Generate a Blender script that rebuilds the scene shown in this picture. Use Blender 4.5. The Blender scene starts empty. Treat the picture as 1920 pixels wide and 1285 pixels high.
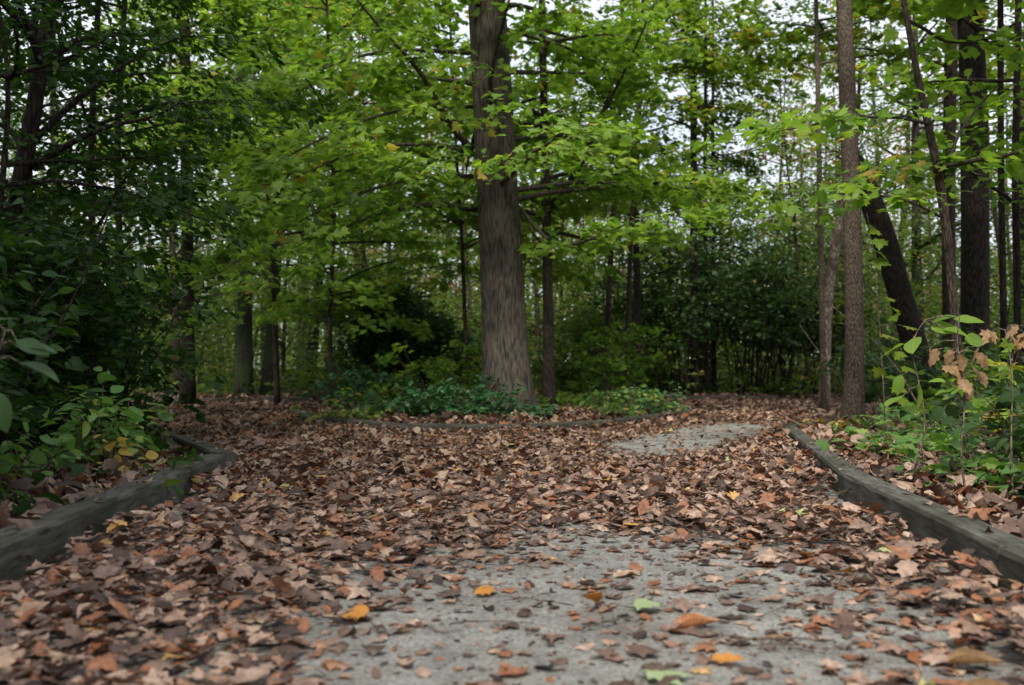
import bpy, math, random
import numpy as np
from mathutils import Vector

# ------------------------------------------------------------------ camera, sky, sun, exposure
sc = bpy.context.scene
COL = sc.collection
CAM_H = 0.65
F = 1884.0                       # focal length in pixels of the 1920 px wide photograph
PITCH = math.atan((700 - 642.5) / F)
FOCUS, FSTOP = 5.6, 2.9
SUN_EL, SUN_AZ = 46, 190          # azimuth measured from +Y (ahead) towards +X
SUN_E, SKY_E, EXPOSURE = 3.1, 0.10, 0.9

cam_d = bpy.data.cameras.new('camera'); cam = bpy.data.objects.new('camera', cam_d); COL.objects.link(cam)
cam.location = (0, 0, CAM_H); cam.rotation_euler = (math.pi / 2 + PITCH, 0, 0)
cam_d.sensor_width = 36; cam_d.lens = 36 * F / 1920
cam_d.clip_start = 0.05; cam_d.clip_end = 2000
cam_d.dof.use_dof = True; cam_d.dof.focus_distance = FOCUS; cam_d.dof.aperture_fstop = FSTOP
sc.camera = cam

world = bpy.data.worlds.new('World'); sc.world = world; world.use_nodes = True
wn = world.node_tree.nodes; wl = world.node_tree.links
for n in list(wn): wn.remove(n)
wo = wn.new('ShaderNodeOutputWorld'); bg = wn.new('ShaderNodeBackground')
sky = wn.new('ShaderNodeTexSky'); sky.sky_type = 'NISHITA'; sky.sun_disc = False
sky.sun_elevation = math.radians(SUN_EL); sky.sun_rotation = math.radians(SUN_AZ)
tc = wn.new('ShaderNodeTexCoord'); nz = wn.new('ShaderNodeTexNoise')
nz.inputs['Scale'].default_value = 2.2; nz.inputs['Detail'].default_value = 5
cr = wn.new('ShaderNodeValToRGB'); cr.color_ramp.elements[0].position = .34; cr.color_ramp.elements[1].position = .56
cr.color_ramp.elements[0].color = (.55, .55, .55, 1)
mx = wn.new('ShaderNodeMix'); mx.data_type = 'RGBA'
mx.inputs[7].default_value = (6.3, 6.65, 7.4, 1)          # thin bright cloud cover
wl.new(tc.outputs['Generated'], nz.inputs['Vector']); wl.new(nz.outputs['Fac'], cr.inputs['Fac'])
wl.new(cr.outputs['Color'], mx.inputs[0]); wl.new(sky.outputs[0], mx.inputs[6])
wl.new(mx.outputs[2], bg.inputs['Color']); bg.inputs['Strength'].default_value = SKY_E
wl.new(bg.outputs[0], wo.inputs[0])

sd = bpy.data.lights.new('sun', 'SUN'); sun = bpy.data.objects.new('sun', sd); COL.objects.link(sun)
sd.energy = SUN_E; sd.angle = math.radians(12); sd.color = (1, .95, .86)
e, a = math.radians(SUN_EL), math.radians(SUN_AZ)
sdir = Vector((math.sin(a) * math.cos(e), math.cos(a) * math.cos(e), math.sin(e)))
sun.rotation_euler = sdir.to_track_quat('Z', 'Y').to_euler(); sun.location = (0, 0, 40)

sc.view_settings.view_transform = 'Standard'; sc.view_settings.look = 'None'
sc.view_settings.exposure = EXPOSURE; sc.view_settings.gamma = 1
sc.render.engine = 'CYCLES'
cy = sc.cycles
cy.max_bounces = 7; cy.diffuse_bounces = 4; cy.glossy_bounces = 2; cy.transmission_bounces = 4; cy.transparent_max_bounces = 4
cy.caustics_reflective = False; cy.caustics_refractive = False; cy.sample_clamp_indirect = 4
cy.use_denoising = True
cy.use_adaptive_sampling = True; cy.adaptive_threshold = 0.02

# ------------------------------------------------------------------ helpers
RG = np.random.default_rng(11)

def P(px, py, d):
    """point at distance d (along +Y) seen at pixel px, py of the 1920x1285 photograph"""
    u = (px - 960) / F; v = (642.5 - py) / F
    s, c = math.sin(PITCH), math.cos(PITCH)
    dy = c - v * s; dz = s + v * c
    k = d / dy
    return np.array([u * k, d, CAM_H + dz * k])

def tag(o, label=None, cat=None, group=None, kind=None):
    if label: o['label'] = label
    if cat: o['category'] = cat
    if group: o['group'] = group
    if kind: o['kind'] = kind
    return o

def empty(name, loc=(0, 0, 0)):
    o = bpy.data.objects.new(name, None); COL.objects.link(o); o.location = tuple(loc); o.empty_display_size = .2
    return o

def link_mesh(name, me, mat, parent=None):
    o = bpy.data.objects.new(name, me); COL.objects.link(o)
    if mat: me.materials.append(mat)
    if parent is not None:
        o.parent = parent
        o.matrix_parent_inverse = parent_inv(parent)
    return o

def parent_inv(p):
    from mathutils import Matrix
    return Matrix.Translation(-p.location)

def np_mesh(name, verts, faces_flat, counts, leafattr=None, smooth=True):
    me = bpy.data.meshes.new(name)
    verts = np.asarray(verts, np.float32); faces_flat = np.asarray(faces_flat, np.int32); counts = np.asarray(counts, np.int32)
    me.vertices.add(len(verts)); me.vertices.foreach_set('co', verts.ravel())
    me.loops.add(len(faces_flat)); me.loops.foreach_set('vertex_index', faces_flat)
    me.polygons.add(len(counts))
    st = np.zeros(len(counts), np.int32); st[1:] = np.cumsum(counts)[:-1]
    me.polygons.foreach_set('loop_start', st)
    me.polygons.foreach_set('use_smooth', np.full(len(counts), smooth, bool))
    me.update(calc_edges=True)
    if leafattr is not None:
        at = me.attributes.new('leaf', 'FLOAT_VECTOR', 'POINT')
        at.data.foreach_set('vector', np.asarray(leafattr, np.float32).ravel())
    return me

class MB:
    """collects tubes and grids into one mesh"""
    def __init__(s): s.v = []; s.f = []; s.c = []; s.n = 0
    def add(s, v, f, c):
        s.v.append(np.asarray(v, float)); s.f.append(np.asarray(f).ravel() + s.n); s.c.append(np.asarray(c).ravel()); s.n += len(v)
    def tube(s, pts, rad, sides=6, mod=None, cap=True):
        pts = np.asarray(pts, float); n = len(pts); rad = np.broadcast_to(np.asarray(rad, float), (n,))
        t = np.gradient(pts, axis=0); t /= np.linalg.norm(t, axis=1)[:, None] + 1e-9
        ref = np.array([0., 0., 1.]) if abs(t[:, 2]).mean() < .8 else np.array([1., 0., 0.])
        x = np.cross(t, ref); x /= np.linalg.norm(x, axis=1)[:, None] + 1e-9
        y = np.cross(t, x)
        an = np.linspace(0, 2 * math.pi, sides, endpoint=False)
        r = rad[:, None] * np.ones(sides)
        if mod is not None: r = r * mod(an[None, :], np.arange(n)[:, None], pts)
        v = pts[:, None, :] + r[..., None] * (np.cos(an)[None, :, None] * x[:, None, :] + np.sin(an)[None, :, None] * y[:, None, :])
        i = np.arange(n - 1)[:, None]; j = np.arange(sides)[None, :]; j2 = (j + 1) % sides
        q = np.stack([i * sides + j, i * sides + j2, (i + 1) * sides + j2, (i + 1) * sides + j], -1).reshape(-1, 4)
        c = np.full(len(q), 4)
        f = q.ravel()
        if cap:
            f = np.concatenate([f, np.arange(sides) + (n - 1) * sides, np.arange(sides)[::-1]]); c = np.concatenate([c, [sides, sides]])
        s.add(v.reshape(-1, 3), f, c)
    def mesh(s, name, smooth=True):
        return np_mesh(name, np.concatenate(s.v), np.concatenate(s.f), np.concatenate(s.c), smooth=smooth)
    def build(s, name, mat, parent=None, smooth=True):
        return link_mesh(name, s.mesh(name, smooth), mat, parent)

# ------------------------------------------------------------------ materials
def new_mat(name):
    m = bpy.data.materials.new(name); m.use_nodes = True
    nt = m.node_tree
    for n in list(nt.nodes): nt.nodes.remove(n)
    out = nt.nodes.new('ShaderNodeOutputMaterial')
    return m, nt, out

def ramp(nt, cols, interp='LINEAR'):
    r = nt.nodes.new('ShaderNodeValToRGB'); el = r.color_ramp.elements
    r.color_ramp.interpolation = interp
    el[0].position, el[0].color = cols[0][0], (*cols[0][1], 1)
    el[1].position, el[1].color = cols[-1][0], (*cols[-1][1], 1)
    for p, c in cols[1:-1]:
        k = el.new(p); k.color = (*c, 1)
    return r

def leaf_mat(name, cols, trans=.42, rough=.5, tint=(1.25, 1.35, .55), spec=.35, vein=.25, mottled=0.0):
    m, nt, out = new_mat(name); N = nt.nodes; L = nt.links
    at = N.new('ShaderNodeAttribute'); at.attribute_name = 'leaf'
    sp = N.new('ShaderNodeSeparateXYZ'); L.new(at.outputs['Vector'], sp.inputs[0])
    rp = ramp(nt, cols); L.new(sp.outputs[2], rp.inputs[0])
    # veins: a pale midrib and side ribs from the leaf's own coordinates
    ab = N.new('ShaderNodeMath'); ab.operation = 'ABSOLUTE'; L.new(sp.outputs[0], ab.inputs[0])
    k = N.new('ShaderNodeMath'); k.operation = 'MULTIPLY_ADD'; L.new(ab.outputs[0], k.inputs[0]); k.inputs[1].default_value = -.9; L.new(sp.outputs[1], k.inputs[2])
    sn = N.new('ShaderNodeMath'); sn.operation = 'MULTIPLY'; L.new(k.outputs[0], sn.inputs[0]); sn.inputs[1].default_value = 38
    s2 = N.new('ShaderNodeMath'); s2.operation = 'SINE'; L.new(sn.outputs[0], s2.inputs[0])
    s3 = N.new('ShaderNodeMapRange'); s3.inputs[1].default_value = .7; s3.inputs[2].default_value = 1; s3.inputs[4].default_value = .6; L.new(s2.outputs[0], s3.inputs[0])
    mr = N.new('ShaderNodeMapRange'); mr.inputs[1].default_value = .0; mr.inputs[2].default_value = .035; mr.inputs[3].default_value = 1; mr.inputs[4].default_value = 0; L.new(ab.outputs[0], mr.inputs[0])
    mxm = N.new('ShaderNodeMath'); mxm.operation = 'MAXIMUM'; L.new(s3.outputs[0], mxm.inputs[0]); L.new(mr.outputs[0], mxm.inputs[1])
    vs = N.new('ShaderNodeMath'); vs.operation = 'MULTIPLY'; L.new(mxm.outputs[0], vs.inputs[0]); vs.inputs[1].default_value = vein
    hs = N.new('ShaderNodeMix'); hs.data_type = 'RGBA'; hs.blend_type = 'MIX'; L.new(vs.outputs[0], hs.inputs[0]); L.new(rp.outputs[0], hs.inputs[6])
    br = N.new('ShaderNodeMix'); br.data_type = 'RGBA'; br.blend_type = 'MULTIPLY'; br.inputs[0].default_value = 1; L.new(rp.outputs[0], br.inputs[6]); br.inputs[7].default_value = (1.8, 1.8, 1.7, 1)
    L.new(br.outputs[2], hs.inputs[7])
    col = hs.outputs[2]
    if mottled:
        nzm = N.new('ShaderNodeTexNoise'); nzm.inputs['Scale'].default_value = 55; nzm.inputs['Detail'].default_value = 3
        tco = N.new('ShaderNodeTexCoord'); L.new(tco.outputs['Object'], nzm.inputs['Vector'])
        r2 = ramp(nt, [(.35, (.55, .5, .48)), (.65, (1.15, 1.12, 1.1))]); L.new(nzm.outputs[0], r2.inputs[0])
        mm = N.new('ShaderNodeMix'); mm.data_type = 'RGBA'; mm.blend_type = 'MULTIPLY'; mm.inputs[0].default_value = mottled
        L.new(col, mm.inputs[6]); L.new(r2.outputs[0], mm.inputs[7]); col = mm.outputs[2]
    pb = N.new('ShaderNodeBsdfPrincipled'); L.new(col, pb.inputs['Base Color'])
    pb.inputs['Roughness'].default_value = rough; pb.inputs['Specular IOR Level'].default_value = spec
    tr = N.new('ShaderNodeBsdfTranslucent')
    tm = N.new('ShaderNodeMix'); tm.data_type = 'RGBA'; tm.blend_type = 'MULTIPLY'; tm.inputs[0].default_value = 1; L.new(col, tm.inputs[6]); tm.inputs[7].default_value = (*tint, 1)
    L.new(tm.outputs[2], tr.inputs[0])
    ms = N.new('ShaderNodeMixShader'); ms.inputs[0].default_value = trans
    L.new(pb.outputs[0], ms.inputs[1]); L.new(tr.outputs[0], ms.inputs[2]); L.new(ms.outputs[0], out.inputs[0])
    return m

def bark_mat(name, dark, light, sc_=(28, 28, 3.2), bump=.6, moss=None, patch=None, lines=False):
    m, nt, out = new_mat(name); N = nt.nodes; L = nt.links
    tco = N.new('ShaderNodeTexCoord'); mp = N.new('ShaderNodeMapping'); mp.inputs['Scale'].default_value = sc_
    L.new(tco.outputs['Object'], mp.inputs[0])
    n1 = N.new('ShaderNodeTexNoise'); n1.inputs['Scale'].default_value = 1; n1.inputs['Detail'].default_value = 6; n1.inputs['Distortion'].default_value = .3; L.new(mp.outputs[0], n1.inputs['Vector'])
    vo = N.new('ShaderNodeTexVoronoi'); vo.feature = 'DISTANCE_TO_EDGE'; vo.inputs['Scale'].default_value = .9; L.new(mp.outputs[0], vo.inputs['Vector'])
    n2 = N.new('ShaderNodeTexNoise'); n2.inputs['Scale'].default_value = 2.2; n2.inputs['Detail'].default_value = 4; L.new(tco.outputs['Object'], n2.inputs['Vector'])
    mrv = N.new('ShaderNodeMapRange'); mrv.inputs[2].default_value = .22; L.new(vo.outputs['Distance'], mrv.inputs[0])
    h = N.new('ShaderNodeMath'); h.operation = 'MULTIPLY'; L.new(mrv.outputs[0], h.inputs[0]) if not lines else h.inputs.__getitem__(0).__setattr__('default_value', 1.0); L.new(n1.outputs[0], h.inputs[1])
    rp = ramp(nt, [(.36, dark), (.58, light)] if lines else [(.05, dark), (.6, light)]); L.new(h.outputs[0], rp.inputs[0])
    col = rp.outputs[0]
    r2 = ramp(nt, [(.3, (.65, .65, .65)), (.7, (1.3, 1.28, 1.22))]); L.new(n2.outputs[0], r2.inputs[0])
    mm = N.new('ShaderNodeMix'); mm.data_type = 'RGBA'; mm.blend_type = 'MULTIPLY'; mm.inputs[0].default_value = .8; L.new(col, mm.inputs[6]); L.new(r2.outputs[0], mm.inputs[7]); col = mm.outputs[2]
    if moss or patch:
        n3 = N.new('ShaderNodeTexNoise'); n3.inputs['Scale'].default_value = 3.5 if moss else 5; n3.inputs['Detail'].default_value = 5; L.new(tco.outputs['Object'], n3.inputs['Vector'])
        r3 = ramp(nt, [(.5, (0, 0, 0)), (.62, (1, 1, 1))]); L.new(n3.outputs[0], r3.inputs[0])
        m3 = N.new('ShaderNodeMix'); m3.data_type = 'RGBA'; L.new(r3.outputs[0], m3.inputs[0]); L.new(col, m3.inputs[6]); m3.inputs[7].default_value = (*(moss or patch), 1); col = m3.outputs[2]
    pb = N.new('ShaderNodeBsdfPrincipled'); L.new(col, pb.inputs['Base Color']); pb.inputs['Roughness'].default_value = .9; pb.inputs['Specular IOR Level'].default_value = .2
    bp = N.new('ShaderNodeBump'); bp.inputs['Strength'].default_value = bump; bp.inputs['Distance'].default_value = .03; L.new(h.outputs[0], bp.inputs['Height']); L.new(bp.outputs[0], pb.inputs['Normal'])
    L.new(pb.outputs[0], out.inputs[0])
    return m

M = {}
M['maple'] = leaf_mat('maple leaf green', [(0, (.06, .13, .016)), (.35, (.135, .235, .036)), (.75, (.225, .345, .06)), (.94, (.27, .36, .045)), (1, (.42, .3, .07))], .55, tint=(1.45, 1.5, .7))
M['maple_b'] = leaf_mat('maple leaf yellow green', [(0, (.07, .13, .015)), (.5, (.13, .21, .02)), (.85, (.24, .28, .035)), (1, (.42, .27, .06))], .5)
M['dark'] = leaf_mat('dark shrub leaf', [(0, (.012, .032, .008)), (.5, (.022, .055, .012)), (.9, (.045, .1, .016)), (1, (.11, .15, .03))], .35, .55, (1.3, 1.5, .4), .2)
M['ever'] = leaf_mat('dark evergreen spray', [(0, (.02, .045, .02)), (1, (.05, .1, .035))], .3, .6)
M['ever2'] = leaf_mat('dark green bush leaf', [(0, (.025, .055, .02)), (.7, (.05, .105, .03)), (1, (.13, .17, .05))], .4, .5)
M['ivy'] = leaf_mat('ground cover leaf', [(0, (.02, .07, .025)), (.6, (.04, .12, .04)), (1, (.09, .2, .06))], .25, .4, (1.1, 1.4, .5), .5)
M['pale'] = leaf_mat('pale green shrub leaf', [(0, (.11, .24, .06)), (.7, (.22, .38, .11)), (1, (.42, .38, .08))], .4, .5)
M['brightlow'] = leaf_mat('light green seedling leaf', [(0, (.07, .16, .04)), (.7, (.15, .27, .07)), (.9, (.26, .33, .09)), (1, (.45, .36, .1))], .4, .45)
M['far_y'] = leaf_mat('far yellowing leaf', [(0, (.06, .12, .02)), (.5, (.13, .21, .04)), (.8, (.28, .3, .08)), (1, (.42, .26, .11))], .5)
M['far_g'] = leaf_mat('far green leaf', [(0, (.035, .075, .015)), (.6, (.08, .14, .025)), (1, (.2, .22, .04))], .5)
M['rose'] = leaf_mat('autumn rose leaf', [(0, (.2, .12, .04)), (.5, (.38, .17, .07)), (1, (.5, .3, .16))], .5, tint=(1.3, .9, .7))
M['tan'] = leaf_mat('dry tan leaf', [(0, (.22, .13, .07)), (.6, (.34, .23, .12)), (1, (.55, .38, .16))], .35, .7, (1.2, .95, .6), mottled=.7)
M['yellow'] = leaf_mat('yellow leaf', [(0, (.4, .3, .06)), (1, (.6, .5, .12))], .35, .6, (1.2, 1, .5), mottled=.4)
M['litter'] = leaf_mat('fallen leaf', [(0, (.028, .017, .013)), (.12, (.08, .048, .036)), (.36, (.185, .122, .096)), (.52, (.28, .185, .14)), (.72, (.44, .325, .255)), (.75, (.24, .1, .05)),
                                       (.87, (.28, .125, .065)), (.95, (.36, .25, .18)), (.988, (.44, .32, .22)), (.996, (.5, .28, .07)), (1, (.34, .38, .17))], .14, .5, (1.2, .85, .6), .4, .18, .8)
M['orange'] = leaf_mat('fallen orange leaf', [(0, (.4, .16, .03)), (1, (.5, .24, .045))], .2, .6, (1.2, .9, .4), mottled=.5)
M['mint'] = leaf_mat('fallen pale green leaf', [(0, (.27, .34, .17)), (1, (.33, .39, .22))], .2, .6, (1, 1.1, .7), mottled=.2)
M['curl'] = leaf_mat('fallen curled brown leaf', [(0, (.3, .12, .05)), (1, (.42, .2, .09))], .12, .55, (1.2, .8, .5), .35, .5, .5)
M['bark_big'] = bark_mat('grey ridged bark', (.026, .02, .017), (.1, .085, .07), (46, 46, 6), 1.0, lines=True)
M['bark'] = bark_mat('dark brown bark', (.02, .015, .012), (.095, .07, .055), (60, 60, 9), .6)
M['bark_r'] = bark_mat('brown furrowed bark', (.035, .026, .02), (.15, .115, .09), (75, 75, 20), .4)
M['bark_dk'] = bark_mat('very dark bark', (.008, .006, .005), (.04, .03, .024), (40, 40, 6), .6)
M['bark_moss'] = bark_mat('bark with moss', (.012, .011, .008), (.06, .055, .04), (45, 45, 8), .6, moss=(.03, .045, .015))
M['bark_pale'] = bark_mat('pale peeling bark', (.12, .09, .075), (.42, .34, .29), (25, 25, 10), .6, patch=(.13, .09, .07))
M['twig'] = bark_mat('grey brown twig', (.05, .038, .03), (.2, .16, .13), (60, 60, 20), .3)

def mat_ground(name, cols, scale, bump, fine=0):
    m, nt, out = new_mat(name); N = nt.nodes; L = nt.links
    tco = N.new('ShaderNodeTexCoord')
    n1 = N.new('ShaderNodeTexNoise'); n1.inputs['Scale'].default_value = scale; n1.inputs['Detail'].default_value = 8; n1.inputs['Roughness'].default_value = .7; L.new(tco.outputs['Object'], n1.inputs['Vector'])
    rp = ramp(nt, cols); L.new(n1.outputs[0], rp.inputs[0]); col = rp.outputs[0]
    n2 = N.new('ShaderNodeTexNoise'); n2.inputs['Scale'].default_value = 95; n2.inputs['Detail'].default_value = 5; n2.inputs['Roughness'].default_value = .8; L.new(tco.outputs['Object'], n2.inputs['Vector'])
    r2 = ramp(nt, [(.36, (.3, .28, .27)), (.5, (1, 1, 1)), (.64, (1.7, 1.68, 1.62))]); L.new(n2.outputs[0], r2.inputs[0])
    mm = N.new('ShaderNodeMix'); mm.data_type = 'RGBA'; mm.blend_type = 'MULTIPLY'; mm.inputs[0].default_value = fine or .6; L.new(col, mm.inputs[6]); L.new(r2.outputs[0], mm.inputs[7]); col = mm.outputs[2]
    if fine:   # damp dark soil in soft patches and small dark stones
        n3 = N.new('ShaderNodeTexNoise'); n3.inputs['Scale'].default_value = 1.1; n3.inputs['Detail'].default_value = 5; L.new(tco.outputs['Object'], n3.inputs['Vector'])
        r3 = ramp(nt, [(.5, (0, 0, 0)), (.68, (.6, .6, .6))]); L.new(n3.outputs[0], r3.inputs[0])
        m3 = N.new('ShaderNodeMix'); m3.data_type = 'RGBA'; L.new(r3.outputs[0], m3.inputs[0]); L.new(col, m3.inputs[6]); m3.inputs[7].default_value = (.085, .07, .058, 1); col = m3.outputs[2]
        vo = N.new('ShaderNodeTexVoronoi'); vo.inputs['Scale'].default_value = 75; L.new(tco.outputs['Object'], vo.inputs['Vector'])
        r4 = ramp(nt, [(.1, (.35, .33, .31)), (.22, (1, 1, 1))]); L.new(vo.outputs['Distance'], r4.inputs[0])
        m4 = N.new('ShaderNodeMix'); m4.data_type = 'RGBA'; m4.blend_type = 'MULTIPLY'; m4.inputs[0].default_value = .45; L.new(col, m4.inputs[6]); L.new(r4.outputs[0], m4.inputs[7]); col = m4.outputs[2]
    pb = N.new('ShaderNodeBsdfPrincipled'); L.new(col, pb.inputs['Base Color']); pb.inputs['Roughness'].default_value = .95; pb.inputs['Specular IOR Level'].default_value = .15
    bp = N.new('ShaderNodeBump'); bp.inputs['Strength'].default_value = bump; bp.inputs['Distance'].default_value = .006
    ad = N.new('ShaderNodeMath'); ad.operation = 'ADD'; L.new(n1.outputs[0], ad.inputs[0]); L.new(n2.outputs[0], ad.inputs[1]); L.new(ad.outputs[0], bp.inputs['Height']); L.new(bp.outputs[0], pb.inputs['Normal'])
    L.new(pb.outputs[0], out.inputs[0])
    return m
M['soil'] = mat_ground('leaf mould soil', [(.3, (.04, .027, .02)), (.7, (.12, .08, .06))], 6, .8)
M['gravel'] = mat_ground('grey compacted gravel', [(.3, (.15, .145, .132)), (.5, (.235, .23, .212)), (.72, (.32, .315, .29))], 5, 1.0, .75)

def mat_timber():
    m, nt, out = new_mat('weathered timber'); N = nt.nodes; L = nt.links
    tco = N.new('ShaderNodeTexCoord'); mp = N.new('ShaderNodeMapping'); mp.inputs['Scale'].default_value = (7, 42, 42); L.new(tco.outputs['Object'], mp.inputs[0])
    n1 = N.new('ShaderNodeTexNoise'); n1.inputs['Scale'].default_value = 1; n1.inputs['Detail'].default_value = 6; n1.inputs['Distortion'].default_value = .3; L.new(mp.outputs[0], n1.inputs['Vector'])
    rp = ramp(nt, [(.3, (.02, .018, .015)), (.44, (.075, .07, .06)), (.75, (.15, .142, .125))]); L.new(n1.outputs[0], rp.inputs[0]); col = rp.outputs[0]
    n2 = N.new('ShaderNodeTexNoise'); n2.inputs['Scale'].default_value = 3.5; n2.inputs['Detail'].default_value = 6; L.new(tco.outputs['Object'], n2.inputs['Vector'])
    r2 = ramp(nt, [(.42, (0, 0, 0)), (.62, (.75, .75, .75))]); L.new(n2.outputs[0], r2.inputs[0])
    mm = N.new('ShaderNodeMix'); mm.data_type = 'RGBA'; L.new(r2.outputs[0], mm.inputs[0]); L.new(col, mm.inputs[6]); mm.inputs[7].default_value = (.04, .042, .026, 1)
    pb = N.new('ShaderNodeBsdfPrincipled'); 
    # drying cracks along the grain
    mp2 = N.new('ShaderNodeMapping'); mp2.inputs['Scale'].default_value = (1.1, 22, 22); L.new(tco.outputs['Object'], mp2.inputs[0])
    vo = N.new('ShaderNodeTexVoronoi'); vo.feature = 'DISTANCE_TO_EDGE'; vo.inputs['Scale'].default_value = 1.4; L.new(mp2.outputs[0], vo.inputs['Vector'])
    rc = ramp(nt, [(.015, (.12, .12, .12)), (.05, (1, 1, 1))]); L.new(vo.outputs['Distance'], rc.inputs[0])
    mc = N.new('ShaderNodeMix'); mc.data_type = 'RGBA'; mc.blend_type = 'MULTIPLY'; mc.inputs[0].default_value = .4; L.new(mm.outputs[2], mc.inputs[6]); L.new(rc.outputs[0], mc.inputs[7])
    L.new(mc.outputs[2], pb.inputs['Base Color']); pb.inputs['Roughness'].default_value = .85; pb.inputs['Specular IOR Level'].default_value = .25
    bp = N.new('ShaderNodeBump'); bp.inputs['Strength'].default_value = .35; bp.inputs['Distance'].default_value = .006; L.new(n1.outputs[0], bp.inputs['Height']); L.new(bp.outputs[0], pb.inputs['Normal'])
    L.new(pb.outputs[0], out.inputs[0]); return m
M['timber'] = mat_timber()

# ------------------------------------------------------------------ leaf shapes: (verts, tris); x across, y from stalk to tip, z up, length 1
def fan(outline, centre, zf):
    o = np.array(outline, float); v = np.vstack([[centre], o]); z = np.array([zf(x, y) for x, y in v])
    n = len(o); t = [(0, i + 1, (i + 1) % n + 1) for i in range(n)]
    return np.column_stack([v, z]), np.array(t)
half = [(.07, .0), (.3, -.06), (.27, .1), (.56, .26), (.42, .34), (.5, .58), (.24, .52), (.2, .72), (.08, .8)]
half2 = [(.28, -.04), (.56, .26), (.33, .36), (.46, .6), (.18, .58)]
def sym(h): return [(0, 0.0)] + h + [(0, 1)] + [(-x, y) for x, y in h[::-1]]
MAPLE = [fan(sym(half), (0, .3), lambda x, y, k=k: k * x * x - .12 * y * y) for k in (-.5, .35)]
MAPLE_LO = [fan(sym(half2), (0, .3), lambda x, y, k=k: k * x * x - .1 * y * y) for k in (-.45, .3)]
def ovate(w=.5, rows=5, fold=.25, droop=.25, curl=0., wav=0., rs=None, cols=2, lobes=0.):
    v = []; t = []
    rs = rs or random.Random(1)
    for i in range(rows + 1):
        y = i / rows; s = math.sin(math.pi * min(1, y * .93 + .04)) ** .8 * (1.15 - .45 * y) * w / 2 * 1.15
        if i == rows: s = .01
        if lobes: s *= 1 + lobes * (1 if i % 2 else -1)
        for j in range(-cols // 2 * 1, cols // 2 + 1) if cols > 1 else (-1, 0, 1):
            u = j / (cols // 2 if cols > 1 else 1)
            x = u * s
            z = fold * abs(x) - droop * y * y + wav * rs.uniform(-1, 1) * (.3 + abs(u))
            v.append((x, y, z))
    nc = (cols // 2) * 2 + 1 if cols > 1 else 3
    for i in range(rows):
        for j in range(nc - 1):
            a = i * nc + j; t += [(a, a + 1, a + nc + 1), (a, a + nc + 1, a + nc)]
    v = np.array(v)
    if curl:   # roll the sides round the midrib
        r = 1 / curl; x = v[:, 0].copy(); z = v[:, 2].copy()
        v[:, 0] = (r - z) * np.sin(x / r); v[:, 2] = r - (r - z) * np.cos(x / r)
    return v, np.array(t)
OVATE = [ovate(.52, 4, .3, .25), ovate(.48, 4, .15, .1)]
OVATE_HI = [ovate(.55, 7, .22, .3, wav=.012, cols=4), ovate(.6, 7, .1, .15, wav=.015, cols=4)]
QUAD = [(np.array([(0, 0, 0), (.34, .45, .06), (0, 1, -.05), (-.34, .45, .06)]), np.array([(0, 1, 2), (0, 2, 3)])),
        (np.array([(0, 0, 0), (.42, .5, -.05), (0, .9, 0), (-.36, .55, .08)]), np.array([(0, 1, 2), (0, 2, 3)]))]
NEEDLE = [(np.array([(0, 0, 0), (.2, .3, .02), (.06, 1, -.03), (-.2, .35, .04)]), np.array([(0, 1, 2), (0, 2, 3)]))]
def grid_maple(rs, amp, curl):
    """maple outline in rings so that it can crumple"""
    o = np.array(sym(half)); c = np.array((0, .32)); v = [(*c, 0)]; n = len(o)
    ph = rs.uniform(0, 6)
    for k in (.5, 1.):
        for i, p in enumerate(o):
            q = c + (p - c) * k
            z = amp * k * math.sin(i * 2 * math.pi / n * rs.choice((2, 3)) + ph) + rs.uniform(-.3, .3) * amp + curl * k * k * .35
            v.append((q[0], q[1], z))
    t = []
    for i in range(n):
        j = (i + 1) % n
        t.append((0, 1 + i, 1 + j)); t += [(1 + i, 1 + n + i, 1 + n + j), (1 + i, 1 + n + j, 1 + j)]
    v = np.array(v)
    y = v[:, 1] - .4; z = v[:, 2]; b = rs.uniform(-1.2, 1.2); r = 1 / (abs(b) + .2) * (1 if b > 0 else -1)
    v[:, 1] = .4 + (r - z) * np.sin(y / r); v[:, 2] = r - (r - z) * np.cos(y / r)
    return v, np.array(t)
_rs = random.Random(5)
LIT_HI = [ovate(_rs.uniform(.5, .8), 7, _rs.uniform(-.2, .3), _rs.uniform(-.5, .5), _rs.choice((0, 0, 1.6, 3, 4.5, -1.5)), .025, _rs, 4, _rs.choice((0, .12, .2))) for _ in range(11)] + \
         [grid_maple(_rs, _rs.uniform(.02, .07), _rs.uniform(-.5, .5)) for _ in range(8)]
LIT_LO = [ovate(_rs.uniform(.55, .85), 3, _rs.uniform(-.2, .4), _rs.uniform(-.5, .5), _rs.choice((0, 2.5, 4, -2)), .05, _rs, 2) for _ in range(8)] + MAPLE_LO
for k in range(-1, -3, -1):
    pass

def frames(dirs, ups):
    """rotation matrices (columns x,y,z) from leaf direction and approximate normal"""
    y = dirs / (np.linalg.norm(dirs, axis=1)[:, None] + 1e-9)
    x = np.cross(y, ups); x /= np.linalg.norm(x, axis=1)[:, None] + 1e-9
    z = np.cross(x, y)
    return np.stack([x, y, z], -1)

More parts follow.
